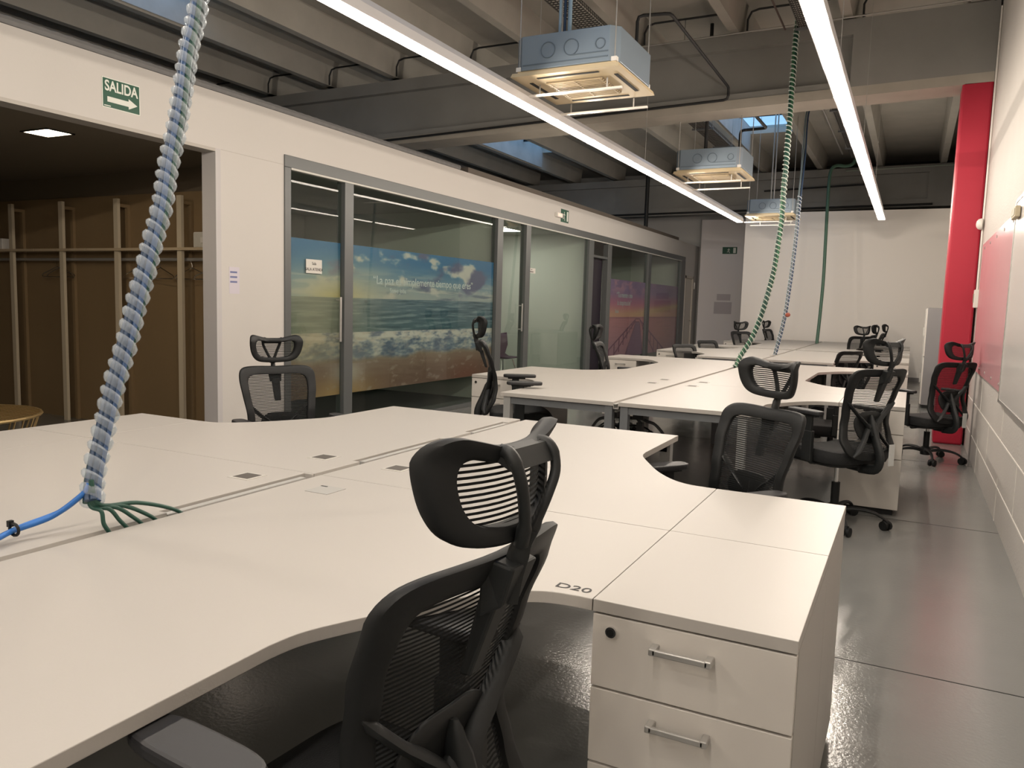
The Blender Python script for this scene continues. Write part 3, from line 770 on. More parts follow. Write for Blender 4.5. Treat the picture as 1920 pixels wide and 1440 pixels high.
cassette(5.70, 'nearest suspended air conditioning cassette, left of the right lamp', [(-.20,.011,blue_pipe_m),(-.16,.011,navy_cable_m),(-.12,.016,blue_pipe_m)])
cassette(10.10, 'middle air conditioning cassette, hanging just past the concrete beam', [(-.12,.022,pipe_m)])
cassette(14.75, 'farthest air conditioning cassette, at the end of the left lamp', [(-.05,.012,rod_m),(.0,.012,rod_m)])

def wire_tray(x0, x1, y0, y1, z, label):
    t = thing('wire_cable_tray', label, 'cable tray', ((x0+x1)/2, y0, z), 0, 'wire mesh cable trays')
    w2 = (x1-x0)/2; L = y1-y0; b = MB()
    nx = 6
    for i in range(nx+1): b.box(-w2+i*2*w2/nx-.004, -w2+i*2*w2/nx+.004, 0, L, -.004, .004)
    for sx in (-w2, w2):
        for zz in (.03, .06): b.box(sx-.0025, sx+.0025, 0, L, zz-.0025, zz+.0025)
    y = 0
    while y < L:
        b.box(-w2, w2, y-.004, y+.004, -.004, .004); b.box(-w2-.0025,-w2+.0025,y-.0025,y+.0025,0,.06); b.box(w2-.0025,w2+.0025,y-.0025,y+.0025,0,.06); y += .055
    b.build('wire_mesh', wire_m, t)
    box(-w2+.01,w2-.01,0,L,.006,.03).build('cable_layer', mat('pale_cable_insulation', (.62,.60,.54), .7), t)
    y = .4
    while y < L:
        MB().box(-w2-.04,w2+.04,y-.015,y+.015,-.03,-.004).build('support_bar', frame_m, t)
        for sx in (-1,1): MB().cyl((sx*(w2+.03),y,-.02),(sx*(w2+.03),y,ZC-z),.004,6).build('hanger_rod', rod_m, t)
        y += 1.5
wire_tray(-3.36, -3.10, 2.0, 8.1, 4.25, 'wire cable tray above the nearest air conditioning cassette')
wire_tray(-3.36, -3.10, 11.0, 15.1, 4.25, 'wire cable tray beside the far skylight')
wire_tray(-1.27, -1.12, 5.5, 8.9, 4.30, 'narrow wire cable tray next to the right lamp in front of the beam')
wire_tray(-1.30, -1.13, 12.6, 17.1, 4.40, 'narrow wire cable tray next to the right lamp past the beam')

def pipe_run(name, pts, r, m_, label, cat='pipe', n=10):
    return tag(MB().tube(pts, r, n).build(name, m_, smooth=True), label, cat)
def corner_path(pts, rad=.05):
    P = [Vector(p) for p in pts]; out = [P[0]]
    for i in range(1, len(P)-1):
        a = (P[i-1]-P[i]).normalized()*rad; b = (P[i+1]-P[i]).normalized()*rad
        out += [P[i]+a, P[i]+a*.35+b*.35-(a+b)*.12, P[i]+b]
    return out+[P[-1]]
pipe_run('refrigerant_pipe', corner_path([(-2.375,6.95,3.30),(-2.375,6.95,3.93),(-2.09,7.0,3.93),(-2.055,9.30,3.87),(-2.055,9.30,3.735),(-7.2,9.30,3.585)]), .015, pipe_m, 'black insulated pipe dropping along the face of the concrete beam')
pipe_run('black_pipe', corner_path([(-2.13,10.2,4.00),(-2.094,12.09,4.00),(-2.47,12.13,4.00),(-2.47,12.13,3.62)]), .022, pipe_m, 'black bent pipe hanging across the blue skylight')
pipe_run('conduit_rod', [(-3.3,9.31,4.44),(.585,9.31,4.50)], .009, rod_m, 'thin pale conduit along the top of the near beam')
pipe_run('conduit_rod', [(-1.5,18.6,4.40),(.585,18.6,4.43)], .014, mat('pale_green_pipe', (.34,.38,.33), .5), 'thin pale pipe in front of the far beam')
pipe_run('black_pipe', [(-8,18.66,3.58),(.2,18.66,3.66)], .022, pipe_m, 'black pipe along the bottom of the far beam')
pipe_run('black_pipe', [(-3.2,18.69,4.05),(-.9,18.69,4.12)], .018, pipe_m, 'short black pipe half way up the far beam')
pipe_run('conduit_rod', [(-1.46,9.9,4.47),(-1.46,17.0,4.47)], .014, rod_m, 'thin conduit left of the narrow tray past the beam')
pipe_run('conduit_rod', [(-1.46,4.0,4.40),(-1.46,9.2,4.40)], .010, mat('dark_conduit', (.10,.07,.06), .6), 'thin dark conduit running to the near beam')
pipe_run('grey_post', [(-5.6,17.6,2.66),(-5.6,17.6,4.45)], .045, pipe_m, 'dark vertical pipe rising above the partition wall')

# ================================================================ HANGING CABLES
def bundle(path, offs, mats, r, twist, parent, names=None):
    N = len(path)
    for i,(a,m_) in enumerate(zip(offs, mats)):
        pts = []
        for k in range(N):
            d = (path[min(k+1,N-1)]-path[max(k-1,0)]).normalized(); s = d.cross(Vector((0,1,0))).normalized(); u = s.cross(d)
            ph = a[1]+twist*k
            pts.append(path[k]+s*math.cos(ph)*a[0]+u*math.sin(ph)*a[0])
        MB().tube(pts, r[i] if isinstance(r, list) else r, 8).build(names[i] if names else 'cable', m_, parent, smooth=True)
def resample(P, step):
    out = [P[0]]; acc = 0
    for i in range(1, len(P)):
        a = P[i-1]; b = P[i]; L = (b-a).length; pos = step-acc
        while pos <= L: out.append(a+(b-a)*(pos/L)); pos += step
        acc = (acc+L) % step
    return out
def spiral(path, rad, pitch, width, bulge, parent, name='spiral_wrap', n=14, m_=None):
    """flat plastic ribbon wound round the bundle, each turn cupped"""
    P = resample(path, pitch/n); N = len(P); vs = []; fs = []
    for k in range(N):
        d = (P[min(k+1,N-1)]-P[max(k-1,0)]).normalized(); s = d.cross(Vector((0,1,0))).normalized(); u = s.cross(d)
        ph = 2*PI*k/n; o = s*math.cos(ph)+u*math.sin(ph)
        rr = rad*(1+.05*math.sin(k*.37))
        wk = width*(1+.14*math.sin(k*.21+1)); ln = .25*rad*math.sin(ph+.6)
        for q,(t_,b_) in enumerate(((-.5,bulge*.1),(-.2,bulge),(.2,bulge*.75),(.5,0))):
            vs.append(P[k]+d*(wk*t_+ln)+o*(rr+b_))
    for k in range(N-1):
        for q in range(3): fs.append((k*4+q, k*4+q+1, (k+1)*4+q+1, (k+1)*4+q))
    b = MB(); b.add(vs, fs); o = b.build(name, m_ or wrap_m, parent, smooth=True)
    sd = o.modifiers.new('thickness', 'SOLIDIFY'); sd.thickness = .0016
    return o
# 1: big near bundle
ctrl = [(-1.90,1.86,4.70),(-1.92,1.84,3.6),(-1.935,1.78,2.75),(-1.938,1.709,2.207),(-1.938,1.668,2.044),(-1.920,1.624,1.881),(-1.911,1.577,1.722),(-1.898,1.532,1.568),(-1.892,1.469,1.387),(-1.885,1.423,1.256),(-1.877,1.364,1.101),(-1.862,1.313,.967),(-1.838,1.269,.865),(-1.812,1.246,.812)]
path = catmull(ctrl, 10)
t = thing('hanging_cable_bundle', 'thick near bundle of blue and green cables in clear spiral wrap', 'cable bundle', (0,0,0))
fine = resample(path, .02)
bundle(fine, [(.0135,0),(.0135,1.05),(.0135,2.1),(.0135,3.15),(.0135,4.2),(.0135,5.25)], [navy_cable_m, mat('steel_blue_cable', (.03,.075,.18), .4), green_cable_m, mat('charcoal_cable', (.02,.03,.03), .5), green_cable_m, navy_cable_m], .0085, .03, t)
spiral(path, .0245, .037, .027, .0065, t)
b = MB()
E0 = Vector((-1.812,1.246,.812))
for i,(dx,dy) in enumerate(((-1.787,1.265),(-1.785,1.315),(-1.785,1.36),(-1.786,1.405),(-1.786,1.49))):
    pts = catmull([E0+Vector((0,0,.06)), E0+Vector((.004*i-.008,.004*i,-.005)), E0+(Vector((dx,dy,.745))-E0)*.45+Vector((.006,.004,.010)), E0+(Vector((dx,dy,.742))-E0)*.85+Vector((0,0,.006)), Vector((dx,dy+.012,.728)), Vector((dx,dy+.02,.70))], 6)
    MB().tube(pts, .0055, 8).build('green_lead', green_cable_m, t, smooth=True)
for i in range(3):
    o_ = .011*(i-1)
    pts = catmull([E0+Vector((-.008,0,.05)), E0+Vector((-.016,-.012,.025)), Vector((-1.87,1.19+o_,.785+.004*i)), Vector((-1.89,1.10+o_,.765+.003*i)), Vector((-1.87,1.03+o_,.755+.003*i)), Vector((-1.845,.93+o_*.5,.751)), Vector((-1.80,.80+o_*.4,.748)), Vector((-1.787,.76+o_*.4,.70))], 8)
    MB().tube(pts, .0068, 8).build('blue_lead', blue_cable_m, t, smooth=True)
MB().tube([(-1.885+.018*math.cos(a*PI/6),1.095,.770+.014*math.sin(a*PI/6)) for a in range(12)], .004, 6, closed=True).box(-1.905,-1.895,1.089,1.101,.775,.79).build('cable_tie', black_m, t)
# 2: green ringed bundle
ctrl = [(-1.297,8.947,4.45),(-1.30,8.895,4.043),(-1.297,8.812,3.318),(-1.298,8.735,2.648),(-1.308,8.735,2.207),(-1.349,8.719,1.76),(-1.405,8.651,1.419),(-1.501,8.62,1.076),(-1.610,8.57,.86),(-1.642,8.50,.735)]
path = catmull(ctrl, 10); fine = resample(path, .03)
t = thing('hanging_cable_bundle', 'long green cable bundle with pale rings curving down to the second desk cluster', 'cable bundle')
bundle(fine, [(.012,0),(.012,2.1),(.012,4.2)], [green_cable_m, green2_cable_m, green_cable_m], .014, .12, t)
spiral(path, .028, .046, .014, .006, t, n=12, m_=mat('pale_ring_plastic', (.50,.56,.50), .35))
# 3: slim blue-grey bundle on the third cluster
ctrl = [(-1.30,11.7,4.38),(-1.471,11.633,4.109),(-1.478,11.558,3.49),(-1.491,11.489,2.943),(-1.498,11.414,2.324),(-1.528,11.323,1.668),(-1.562,11.255,1.23),(-1.642,11.162,.735)]
path = catmull(ctrl, 8); fine = resample(path, .04)
t = thing('hanging_cable_bundle', 'slim blue grey cable pair with clear wrap reaching the third desk cluster', 'cable bundle')
bundle(fine, [(.014,0),(.014,3.14)], [navy_cable_m, grey_cable_m], .011, .0, t)
low = [p_ for p_ in path if p_.z < 2.95]
spiral(low, .026, .050, .014, .005, t, n=10, m_=mat('pale_clear_ring', (.46,.50,.56), .35))
o = MB().lathe([(.005,-.03),(.03,-.015),(.034,.01),(.02,.03)], 8, (-1.515,11.24,1.30)).build('red_clip', mat('reddish_clip', (.30,.07,.04), .6), t)
box(-1.70,-1.62,11.12,11.20,.7405,.748).build('base_plate', mat('clear_base', (.5,.48,.44), .3), t)
# 4: far green cable
ctrl = [(-1.224,17.205,4.40),(-1.28,17.161,4.29),(-1.40,17.10,4.25),(-1.56,17.0,4.25),(-1.65,16.95,4.13),(-1.664,16.902,3.729),(-1.642,16.803,2.781),(-1.625,16.72,2.0),(-1.630,16.60,1.3),(-1.643,16.50,.735)]
t = thing('hanging_cable', 'single green cable dropping to the farthest desk cluster', 'cable')
MB().tube(catmull(ctrl, 8), .032, 10).build('sheath', mat('far_green_sheath', (.06,.13,.09), .5), t, smooth=True)

# ================================================================ DESKS
T = .74
def desk_outline(L, W=.815, D=.58, A=1.222, notches=()):
    left = [(0,0)]
    curve = [(A,0),(A,D)] + [(p_.x,p_.y) for p_ in catmull([(A-.03,D,0),(1.12,D+.012,0),(1.05,D+.06,0),(.97,D+.16,0),(.89,D+.30,0),(W+.015,D+.42,0),(W,D+.50,0)],5)] + [(W,L)]
    pts = left+curve+[(0,L)]
    for (a,b_) in sorted(notches, reverse=True):   # cut-outs on the gap side for tray lids
        pts += [(0,b_),(.034,b_),(.034,a),(0,a)]
    return pts
def make_desk(xg, ys, sx, sy, L, label, group, grom=None, slots=(), full=True, name='corner_desk', legs=()):
    """xg gap edge, ys shared seam (arm end); sx +1 goes right, sy +1 goes away from the camera"""
    t = thing(name, label, 'desk', (xg, ys, 0), 0, group)
    nt_ = [s for s in slots]
    pts = [(sx*x, sy*(y+.0015)) for x,y in desk_outline(L, notches=nt_)]
    top = MB().prism(pts, T-.026, T).build('tabletop', desk_m, t, bevel=.0015)
    for (a,b_) in nt_:
        q = MB(); q.box(min(sx*.000,sx*.024), max(sx*.000,sx*.024), min(sy*(a+.03),sy*b_), max(sy*(a+.03),sy*b_), T-.016, T-.006)
        MB().box(min(sx*.000,sx*.034), max(sx*.000,sx*.034), min(sy*a,sy*b_), max(sy*a,sy*b_), T-.026, T-.020).build('slot_bottom', dark_m, t)
        q.build('tray_lid', trayfill_m, t)
    # steel under-frame
    fr = MB()
    def bx(x0,x1,y0,y1,z0,z1): fr.box(min(sx*x0,sx*x1),max(sx*x0,sx*x1),min(sy*y0,sy*y1),max(sy*y0,sy*y1),z0,z1)
    bx(.02,.78,L-.06,L-.02,T-.075,T-.032); bx(.04,.08,.03,L-.03,T-.075,T-.032); bx(.70,.74,.03,L-.03,T-.075,T-.032); bx(.04,1.18,.02,.06,T-.075,T-.032)
    fr.build('under_frame', frame_m, t)
    def leg(x, y, m_=leg_m):
        MB().box(min(sx*x,sx*(x+.05)),max(sx*x,sx*(x+.05)),min(sy*y,sy*(y+.05)),max(sy*y,sy*(y+.05)),0,T-.026).build('leg', m_, t)
    leg(.745, L-.06); leg(.01, L-.06, frame_m)
    if grom:
        for i,(gx,gy,kind) in enumerate(grom):
            g = MB().box(sx*gx-.045, sx*gx+.045, sy*gy-.045, sy*gy+.045, T, T+.0015).build('grommet_plate', mat('grommet_light', (.50,.48,.44), .5) if kind == 'dark' else trayfill_m, t)
            if kind == 'dark': box(sx*gx-.033, sx*gx+.033, sy*gy-.033, sy*gy+.033, T+.0015, T+.0022).build('grommet_opening', mat('grommet_dark', (.07,.06,.05), .6), g)
            else: box(sx*gx-.045, sx*gx-.02, sy*gy+.030, sy*gy+.036, T+.0015, T+.0022).build('grommet_opening', dark_m, g)
    return t
def pedestal(xg, ys, sx, sy, label, group, detail=True, A=1.222, D=.58, W=.405):
    """three drawers facing away from the seam"""
    xa = xg+sx*(A+.002); x0, x1 = sorted((xa, xa+sx*W)); y0, y1 = sorted((ys+sy*.0015, ys+sy*D))
    t = thing('drawer_pedestal', label, 'drawer unit', ((x0+x1)/2, (y0+y1)/2, 0), 0, group)
    hw, hd = (x1-x0)/2, (y1-y0)/2
    box(-hw,hw,-hd,hd,T-.026,T).build('top', desk_m, t, bevel=.0012)
    f = sy    # drawers face +sy direction
    ya, yb = sorted((-f*hd, f*(hd-.020)))
    box(-hw,hw,ya,yb,.04,T-.027).build('carcass', desk_edge_m if False else desk_m, t)
    box(-hw+.03,hw-.03,-hd+.04,hd-.04,0,.04).build('plinth', black_m, t)
    zs = [(.045,.195),(.199,.378),(.382,.5505),(.5545,.7095)] if False else [(.045,.383),(.388,.549),(.554,.7095)]
    for k,(z0,z1) in enumerate(zs):
        ya, yb = sorted((f*(hd-.020), f*(hd-.001)))
        d_ = box(-hw+.001,hw-.001,ya,yb,z0,z1).build('drawer_front', mat('drawer_laminate', (.60,.565,.52), .4), t, bevel=.0015)
        yf = f*(hd-.001)
        if detail:
            zc = z1-.042
            cx = -.01 if sx > 0 else .01
            h = MB(); h.bar((cx-.055,yf+f*.028,zc),(cx+.055,yf+f*.028,zc),.010,.012)
            for s_ in (-1,1): h.bar((cx+s_*.055,yf,zc),(cx+s_*.055,yf+f*.033,zc),.014,.014,up=(0,0,1))
            h.build('handle', alu_m, d_, bevel=.002)
            if k == 2:
                lk = MB().cyl((-hw+.042,yf,z1-.032),(-hw+.042,yf+f*.006,z1-.032),.0115,18).build('lock', chrome_m, d_)
                MB().cyl((-hw+.042,yf+f*.006,z1-.032),(-hw+.042,yf+f*.007,z1-.032),.008,14).build('lock_core', black_m, d_)
    return t
G = {1:'corner desks of the nearest cluster', 2:'corner desks of the second cluster', 3:'corner desks of the third cluster', 4:'corner desks of the farthest cluster'}
GP = {1:'pedestals of the nearest cluster', 2:'pedestals of the second cluster', 3:'pedestals of the third cluster', 4:'pedestals of the farthest cluster'}
# cluster 1
c1l, c1r, s1 = -1.803, -1.772, 2.063
gr = [(.16, .235, 'dark')]
make_desk(c1r, s1, 1, -1, 1.6, 'white corner desk in the foreground marked D20', G[1], grom=[(.155,.160,'grey')], name='corner_desk')
make_desk(c1r, s1, 1, 1, 1.6, 'white corner desk behind the D20 desk, right of the cable gap', G[1], grom=[(.155,.235,'dark')])
make_desk(c1l, s1, -1, -1, 1.6, 'white corner desk left of the cable gap, under the thick cable bundle', G[1], grom=[(.155,.155,'dark')], slots=((.0+.01,.60),))
make_desk(c1l, s1, -1, 1, 1.6, 'white corner desk left of the gap, in front of the seascape glass', G[1], grom=[(.16,.24,'dark')], slots=((.25,.86),(1.08,1.46)))
pedestal(c1r, s1, 1, -1, 'nearest white drawer pedestal with steel handles, right foreground', GP[1])
pedestal(c1r, s1, 1, 1, 'white pedestal back to back behind the nearest one, only its top showing', GP[1])
pedestal(c1l, s1, -1, -1, 'white pedestal at the far left end of the nearest cluster, camera side', GP[1])
pedestal(c1l, s1, -1, 1, 'white pedestal at the far left end of the nearest cluster, cloakroom side', GP[1])
# cable gutter in the gap (one aluminium channel per cluster)
def gutter(x0, x1, y0, y1, label):
    b = MB(); b.box(x0,x1,y0,y1,T-.045,T-.040).box(x0-.001,x0+.002,y0,y1,T-.04,T-.012).box(x1-.002,x1+.001,y0,y1,T-.04,T-.012)
    b.box(x0+.003,x0+(x1-x0)*.62,y0,y1,T-.016,T-.012)
    tag(b.build('cable_gutter', trayfill_m), label, 'cable channel', 'aluminium channels between desk rows')
gutter(c1l+.001, c1r-.001, .46, 3.66, 'aluminium cable channel between the nearest desks')
dk = bpy.data.objects.get('corner_desk')
tx = text('lettering', 'D20', .038, ink_m, dk, (1.165, -.545, T+.0006), (0,0,0.0), ext=.0003, sx=1.25)
# cluster 2
c2l, c2r, s2 = -1.660, -1.625, 6.31
make_desk(c2r, s2, 1, -1, 1.6, 'right front desk of the second cluster, its steel frame showing', G[2], grom=[(.12,.20,'dark')])
make_desk(c2r, s2, 1, 1, 1.6, 'right middle desk of the second cluster with the wide notch', G[2], grom=[(.12,.17,'dark')])
make_desk(c2r, 9.51, 1, -1, 1.6, 'right far desk of the second cluster', G[2])
make_desk(c2l, s2, -1, -1, 1.6, 'left front desk of the second cluster, next to the side-on chair', G[2], grom=[(.175,.19,'dark')])
make_desk(c2l, s2, -1, 1, 1.6, 'left middle desk of the second cluster', G[2], grom=[(.175,.17,'dark')])
make_desk(c2l, 9.51, -1, -1, 1.6, 'left far desk of the second cluster, before the pier picture', G[2])
pedestal(c2r, s2, 1, -1, 'pedestal of the second cluster behind the swivelled mesh chair', GP[2])
pedestal(c2r, s2, 1, 1, 'pedestal of the second cluster hidden behind the chair, facing away', GP[2])
pedestal(c2r, 9.51, 1, -1, 'right far pedestal of the second cluster', GP[2])
pedestal(c2l, s2, -1, -1, 'left front pedestal of the second cluster behind the side-on chair', GP[2])
pedestal(c2l, s2, -1, 1, 'left middle pedestal of the second cluster facing away', GP[2])
pedestal(c2l, 9.51, -1, -1, 'left far pedestal of the second cluster before the pier picture', GP[2])
gutter(c2l+.001, c2r-.001, 4.71, 9.51, 'aluminium cable channel of the second cluster')
# clusters 3 and 4
def back_cluster(k, rows, words):
    for (s, sg, L, w_) in rows:
        make_desk(c2r, s, 1, sg, L, 'right %s desk of the %s cluster' % (w_, words), G[k])
        make_desk(c2l, s, -1, sg, L, 'left %s desk of the %s cluster' % (w_, words), G[k])
        pedestal(c2r, s, 1, sg, 'right %s pedestal of the %s cluster' % (w_, words), GP[k])
        pedestal(c2l, s, -1, sg, 'left %s pedestal of the %s cluster' % (w_, words), GP[k])
back_cluster(3, [(11.70,-1,1.5,'front'),(11.70,1,1.35,'rear')], 'third')
back_cluster(4, [(13.27,1,1.48,'front'),(16.27,-1,1.5,'middle'),(16.27,1,1.48,'rear')], 'farthest')
gutter(c2l+.001, c2r-.001, 10.2, 13.05, 'aluminium cable channel of the third cluster')
gutter(c2l+.001, c2r-.001, 13.25, 17.75, 'aluminium cable channel of the farthest cluster')
tag(box(-2.50,-.79,10.235,10.255,.62,.712).build('modesty_panel', desk_edge_m), 'pale panel under the front edge of the third cluster', 'desk panel')
# power blocks and leads under the second cluster
t = thing('power_strip', 'white power blocks with black looped leads under the second cluster', 'power strip', (-1.645, 4.95, 0))
for sx in (-1,1):
    box(sx*.09-.035,sx*.09+.035,-.05,.05,.648,.661).build('socket_block', white_pl_m, t)
    box(sx*.09-.035,sx*.09+.035,-.045,.045,.610,.648).build('mount', socket_m, t)
    MB().tube(catmull([(sx*.09,0,.62),(sx*.14,0,.60),(sx*.20,0,.58),(sx*.26,.02,.50),(sx*.28,.02,.40),(sx*.2,.02,.25)],6), .010, 8).build('lead', socket_m, t, smooth=True)
    MB().tube(catmull([(sx*.07,-.02,.62),(sx*.11,-.02,.57),(sx*.07,-.02,.52),(sx*.05,-.02,.40)],6), .009, 8).build('lead', socket_m, t, smooth=True)
    box(sx*.10-.02,sx*.10+.02,-.04,0,.52,.59).build('plug', socket_m, t)
box(-.01,.01,-.02,.02,.60,.70).build('bracket', socket_m, t)

# ================================================================ CHAIR
def back_y(x, z):
    """front-back position of the backrest surface"""
    pts = [(.44,-.275),(.50,-.262),(.58,-.225),(.66,-.208),(.74,-.216),(.84,-.246),(.94,-.285),(1.02,-.318)]
    for i in range(len(pts)-1):
        if pts[i][0] <= z <= pts[i+1][0]:
            t_ = (z-pts[i][0])/(pts[i+1][0]-pts[i][0]); t_ = t_*t_*(3-2*t_)*.5+t_*.5
            y = pts[i][1]+(pts[i+1][1]-pts[i][1])*t_; break
    else: y = pts[0][1] if z < pts[0][0] else pts[-1][1]
    return y + .032*(abs(x)/.23)**2
def head_y(x, z):
    return -.330 + .055*(abs(x)/.155)**2.2 + .9*(z-1.085)**2 - .03*max(0,(z-1.13)/.04)**1.5
def band(outline, surf, inner_of, thick):
    """closed padded band between outline (x,z) and its inner edge, lying on surf"""
    N = len(outline); b = MB(); vs = []; fs = []; sec = 10; inner = []
    e = lambda v: math.copysign(abs(v)**.55, v)
    for i in range(N):
        p0 = Vector(outline[i]); p1 = Vector(inner_of(*outline[i]))
        for k in range(sec):
            a = 2*PI*k/sec; ca, sa = math.cos(a), math.sin(a)
            u = .5-.5*e(ca); q = p0+(p1-p0)*u
            vs.append((q.x, surf(q.x,q.y)+e(sa)*thick/2, q.y))
        inner.append(p0+(p1-p0)*.95)
    for i in range(N):
        j = (i+1)%N
        for k in range(sec): fs.append((i*sec+k, i*sec+(k+1)%sec, j*sec+(k+1)%sec, j*sec+k))
    b.add(vs, fs); return b, inner
def infill(inner, surf, cx, cz, rings=7):
    N = len(inner); vs = [(cx, surf(cx,cz), cz)]; fs = []
    for r in range(1, rings+1):
        for p_ in inner:
            x = cx+(p_.x-cx)*r/rings; z = cz+(p_.y-cz)*r/rings; vs.append((x, surf(x,z), z))
    for i in range(N): fs.append((0, 1+i, 1+(i+1)%N))
    for r in range(1, rings):
        for i in range(N):
            a = 1+(r-1)*N; c = 1+r*N; fs.append((a+i, c+i, c+(i+1)%N, a+(i+1)%N))
    b = MB(); b.add(vs, fs); return b
def make_chair():
    t = thing('office_chair', 'black mesh office chair', 'chair', (0,0,0), 0, 'black mesh office chairs with headrests')
    # base
    MB().lathe([(.02,.05),(.045,.055),(.048,.10),(.040,.125),(.030,.13)], 20).build('hub', black_m, t, smooth=True)
    for k in range(5):
        a = k*2*PI/5+.35; c, s = math.cos(a), math.sin(a)
        pr = [(.03,.092),(.10,.108),(.17,.110),(.24,.098),(.285,.075),(.305,.060)]
        lg = MB().tube([(c*r_,s*r_,z_) for r_,z_ in catmull_2(pr,4)], [.021-.0006*i for i in range(21)], 8, flat=.75).build('base_leg', black2_m, t, smooth=True)
        cx, cy = c*.305, s*.305
        w_ = MB(); a2 = a+.9; ux, uy = math.cos(a2), math.sin(a2)
        for sg in (-1,1): w_.cyl((cx+ux*sg*.010,cy+uy*sg*.010,.029),(cx+ux*sg*.027,cy+uy*sg*.027,.029),.029,18)
        w_.cyl((cx,cy,.03),(cx,cy,.065),.007,8); w_.cyl((cx-ux*.012,cy-uy*.012,.045),(cx+ux*.012,cy+uy*.012,.045),.022,12)
        w_.build('caster', black_m, lg, smooth=True)
    MB().cyl((0,0,.12),(0,0,.27),.026,18).build('gas_cylinder', black_m, t, smooth=True)
    up = []   # parts that rise with the seat
    up.append(MB().cyl((0,0,.20),(0,0,.40),.0135,14).build('gas_piston', chrome_m, t, smooth=True))
    up.append(MB().box(-.07,.07,-.14,.12,.372,.41).box(-.04,.04,-.20,-.10,.36,.39).build('tilt_mechanism', black_m, t, bevel=.008))
    up.append(MB().tube([(.05,.08,.38),(.12,.08,.372),(.19,.085,.355),(.23,.10,.345),(.255,.12,.343),(.262,.10,.343),(.24,.085,.345),(.20,.08,.35)], .005, 8).build('lever', black2_m, t, smooth=True))
    up.append(MB().cyl((-.05,.09,.372),(-.05,.14,.365),.022,14).cyl((0,.10,.37),(0,.19,.35),.024,16).build('tension_knob', black_m, t, smooth=True))
    # seat
    N = 40
    def sup(a, rx, ry, e=.42):
        c, s = math.cos(a), math.sin(a); return math.copysign(abs(c)**e, c)*rx, math.copysign(abs(s)**e, s)*ry
    vs = []; lay = [(.0,.405,.90),(0,.408,.97),(0,.43,1.0),(0,.455,1.0),(0,.472,.965),(0,.480,.88),(0,.480,.6)]
    for (_,z,k) in lay:
        for i in range(N):
            x, y = sup(2*PI*i/N, .255*k, .245*k)
            zz = z - (.035*max(0,(y-.12)/.12)**2 if z > .44 else .01*max(0,(y-.12)/.12)) + (.014*(abs(x)/.25)**2 if z > .46 else 0)
            vs.append((x, y+.02, zz))
    fs = [(l*N+i, l*N+(i+1)%N, (l+1)*N+(i+1)%N, (l+1)*N+i) for l in range(len(lay)-1) for i in range(N)]
    vs.append((0,.02,.478)); ti = len(vs)-1; fs += [((len(lay)-1)*N+i, (len(lay)-1)*N+(i+1)%N, ti) for i in range(N)]; fs.append(tuple(range(N-1,-1,-1)))
    b = MB(); b.add(vs, fs); seat = b.build('seat', blackcloth_m, t, smooth=True); up.append(seat)
    pan = MB()
    ring = [sup(2*PI*i/N, .235, .225) for i in range(N)]
    pan.prism([(x,y+.02) for x,y in ring], .388, .408); up.append(pan.build('seat_pan', black_m, t, bevel=.006))
    # backrest
    half = [(0,1.000),(.10,1.003),(.165,1.002),(.205,.992),(.225,.965),(.228,.92),(.222,.86),(.212,.80),(.203,.74),(.200,.69),(.206,.635),(.216,.585),(.218,.54),(.205,.495),(.175,.465),(.12,.448),(.05,.442)]
    ol = [(x,z) for x,z in half]+[(0,.441)]+[(-x,z) for x,z in reversed(half[1:])]
    ol = [(p_.x,p_.y) for p_ in catmull([(x,z,0) for x,z in ol], 3, closed=True)]
    b, inner = band(ol, back_y, lambda x,z: (x*.77, .72+(z-.72)*.825), .028)
    up.append(b.build('backrest_frame', black_m, t, smooth=True))
    inn = [Vector(p_) for p_ in inner]
    up.append(infill(inn, back_y, 0, .72).build('backrest_mesh', backmesh_m, t, smooth=True))
    # Y shaped support behind the mesh: two arms from the sides, spine down to the mechanism
    off = -.020
    def bp(x, z, o=off): return (x, back_y(x,z)+o, z)
    b = MB()
    for s_ in (-1,1):
        b.tube(catmull([bp(s_*.198,.800,-.004), bp(s_*.170,.772,-.016), bp(s_*.12,.725), bp(s_*.07,.685), bp(s_*.03,.645,-.026), bp(s_*.012,.59,-.034)],3), [.010]*2+[.020]*6+[.024]*8, 8, flat=.5)
        b.tube(catmull([bp(s_*.012,.66,-.026), bp(s_*.05,.61,-.030), bp(s_*.085,.56,-.032), bp(s_*.14,.50,-.024), bp(s_*.165,.470,-.010)],3), [.010]+[.018]*9+[.012]*3, 8, flat=.5)
    b.tube(catmull([bp(0,.715,-.016), bp(0,.66,-.030), bp(0,.56,-.045), bp(0,.48,-.045), (0,-.31,.42), (0,-.275,.385), (0,-.17,.375)],3), [.008,.016,.022]+[.030]*16, 10, flat=.58)
    sup_ = b.build('lumbar_support', black2_m, t, smooth=True); up.append(sup_)
    pd = [(p_.x,p_.y) for p_ in catmull([(0,.735,0),(.07,.73,0),(.115,.69,0),(.11,.62,0),(.075,.565,0),(0,.55,0),(-.075,.565,0),(-.11,.62,0),(-.115,.69,0),(-.07,.73,0)],3,closed=True)]
    o_ = infill([Vector(p_) for p_ in pd], lambda x,z: back_y(x,z)-.012, 0, .64, 3).build('lumbar_pad', black_m, t, smooth=True); up.append(o_)
    sd = o_.modifiers.new('thickness','SOLIDIFY'); sd.thickness = .008
    # bracket on the top bar, headrest stem with a forked top
    b = MB()
    vs = [(-.036,-.292,.905),(.036,-.292,.905),(.040,-.300,1.000),(-.040,-.300,1.000),(-.026,-.328,.925),(.026,-.328,.925),(.034,-.352,.990),(-.034,-.352,.990)]
    b.add(vs, [(0,1,2,3),(7,6,5,4),(0,4,5,1),(1,5,6,2),(2,6,7,3),(3,7,4,0)])
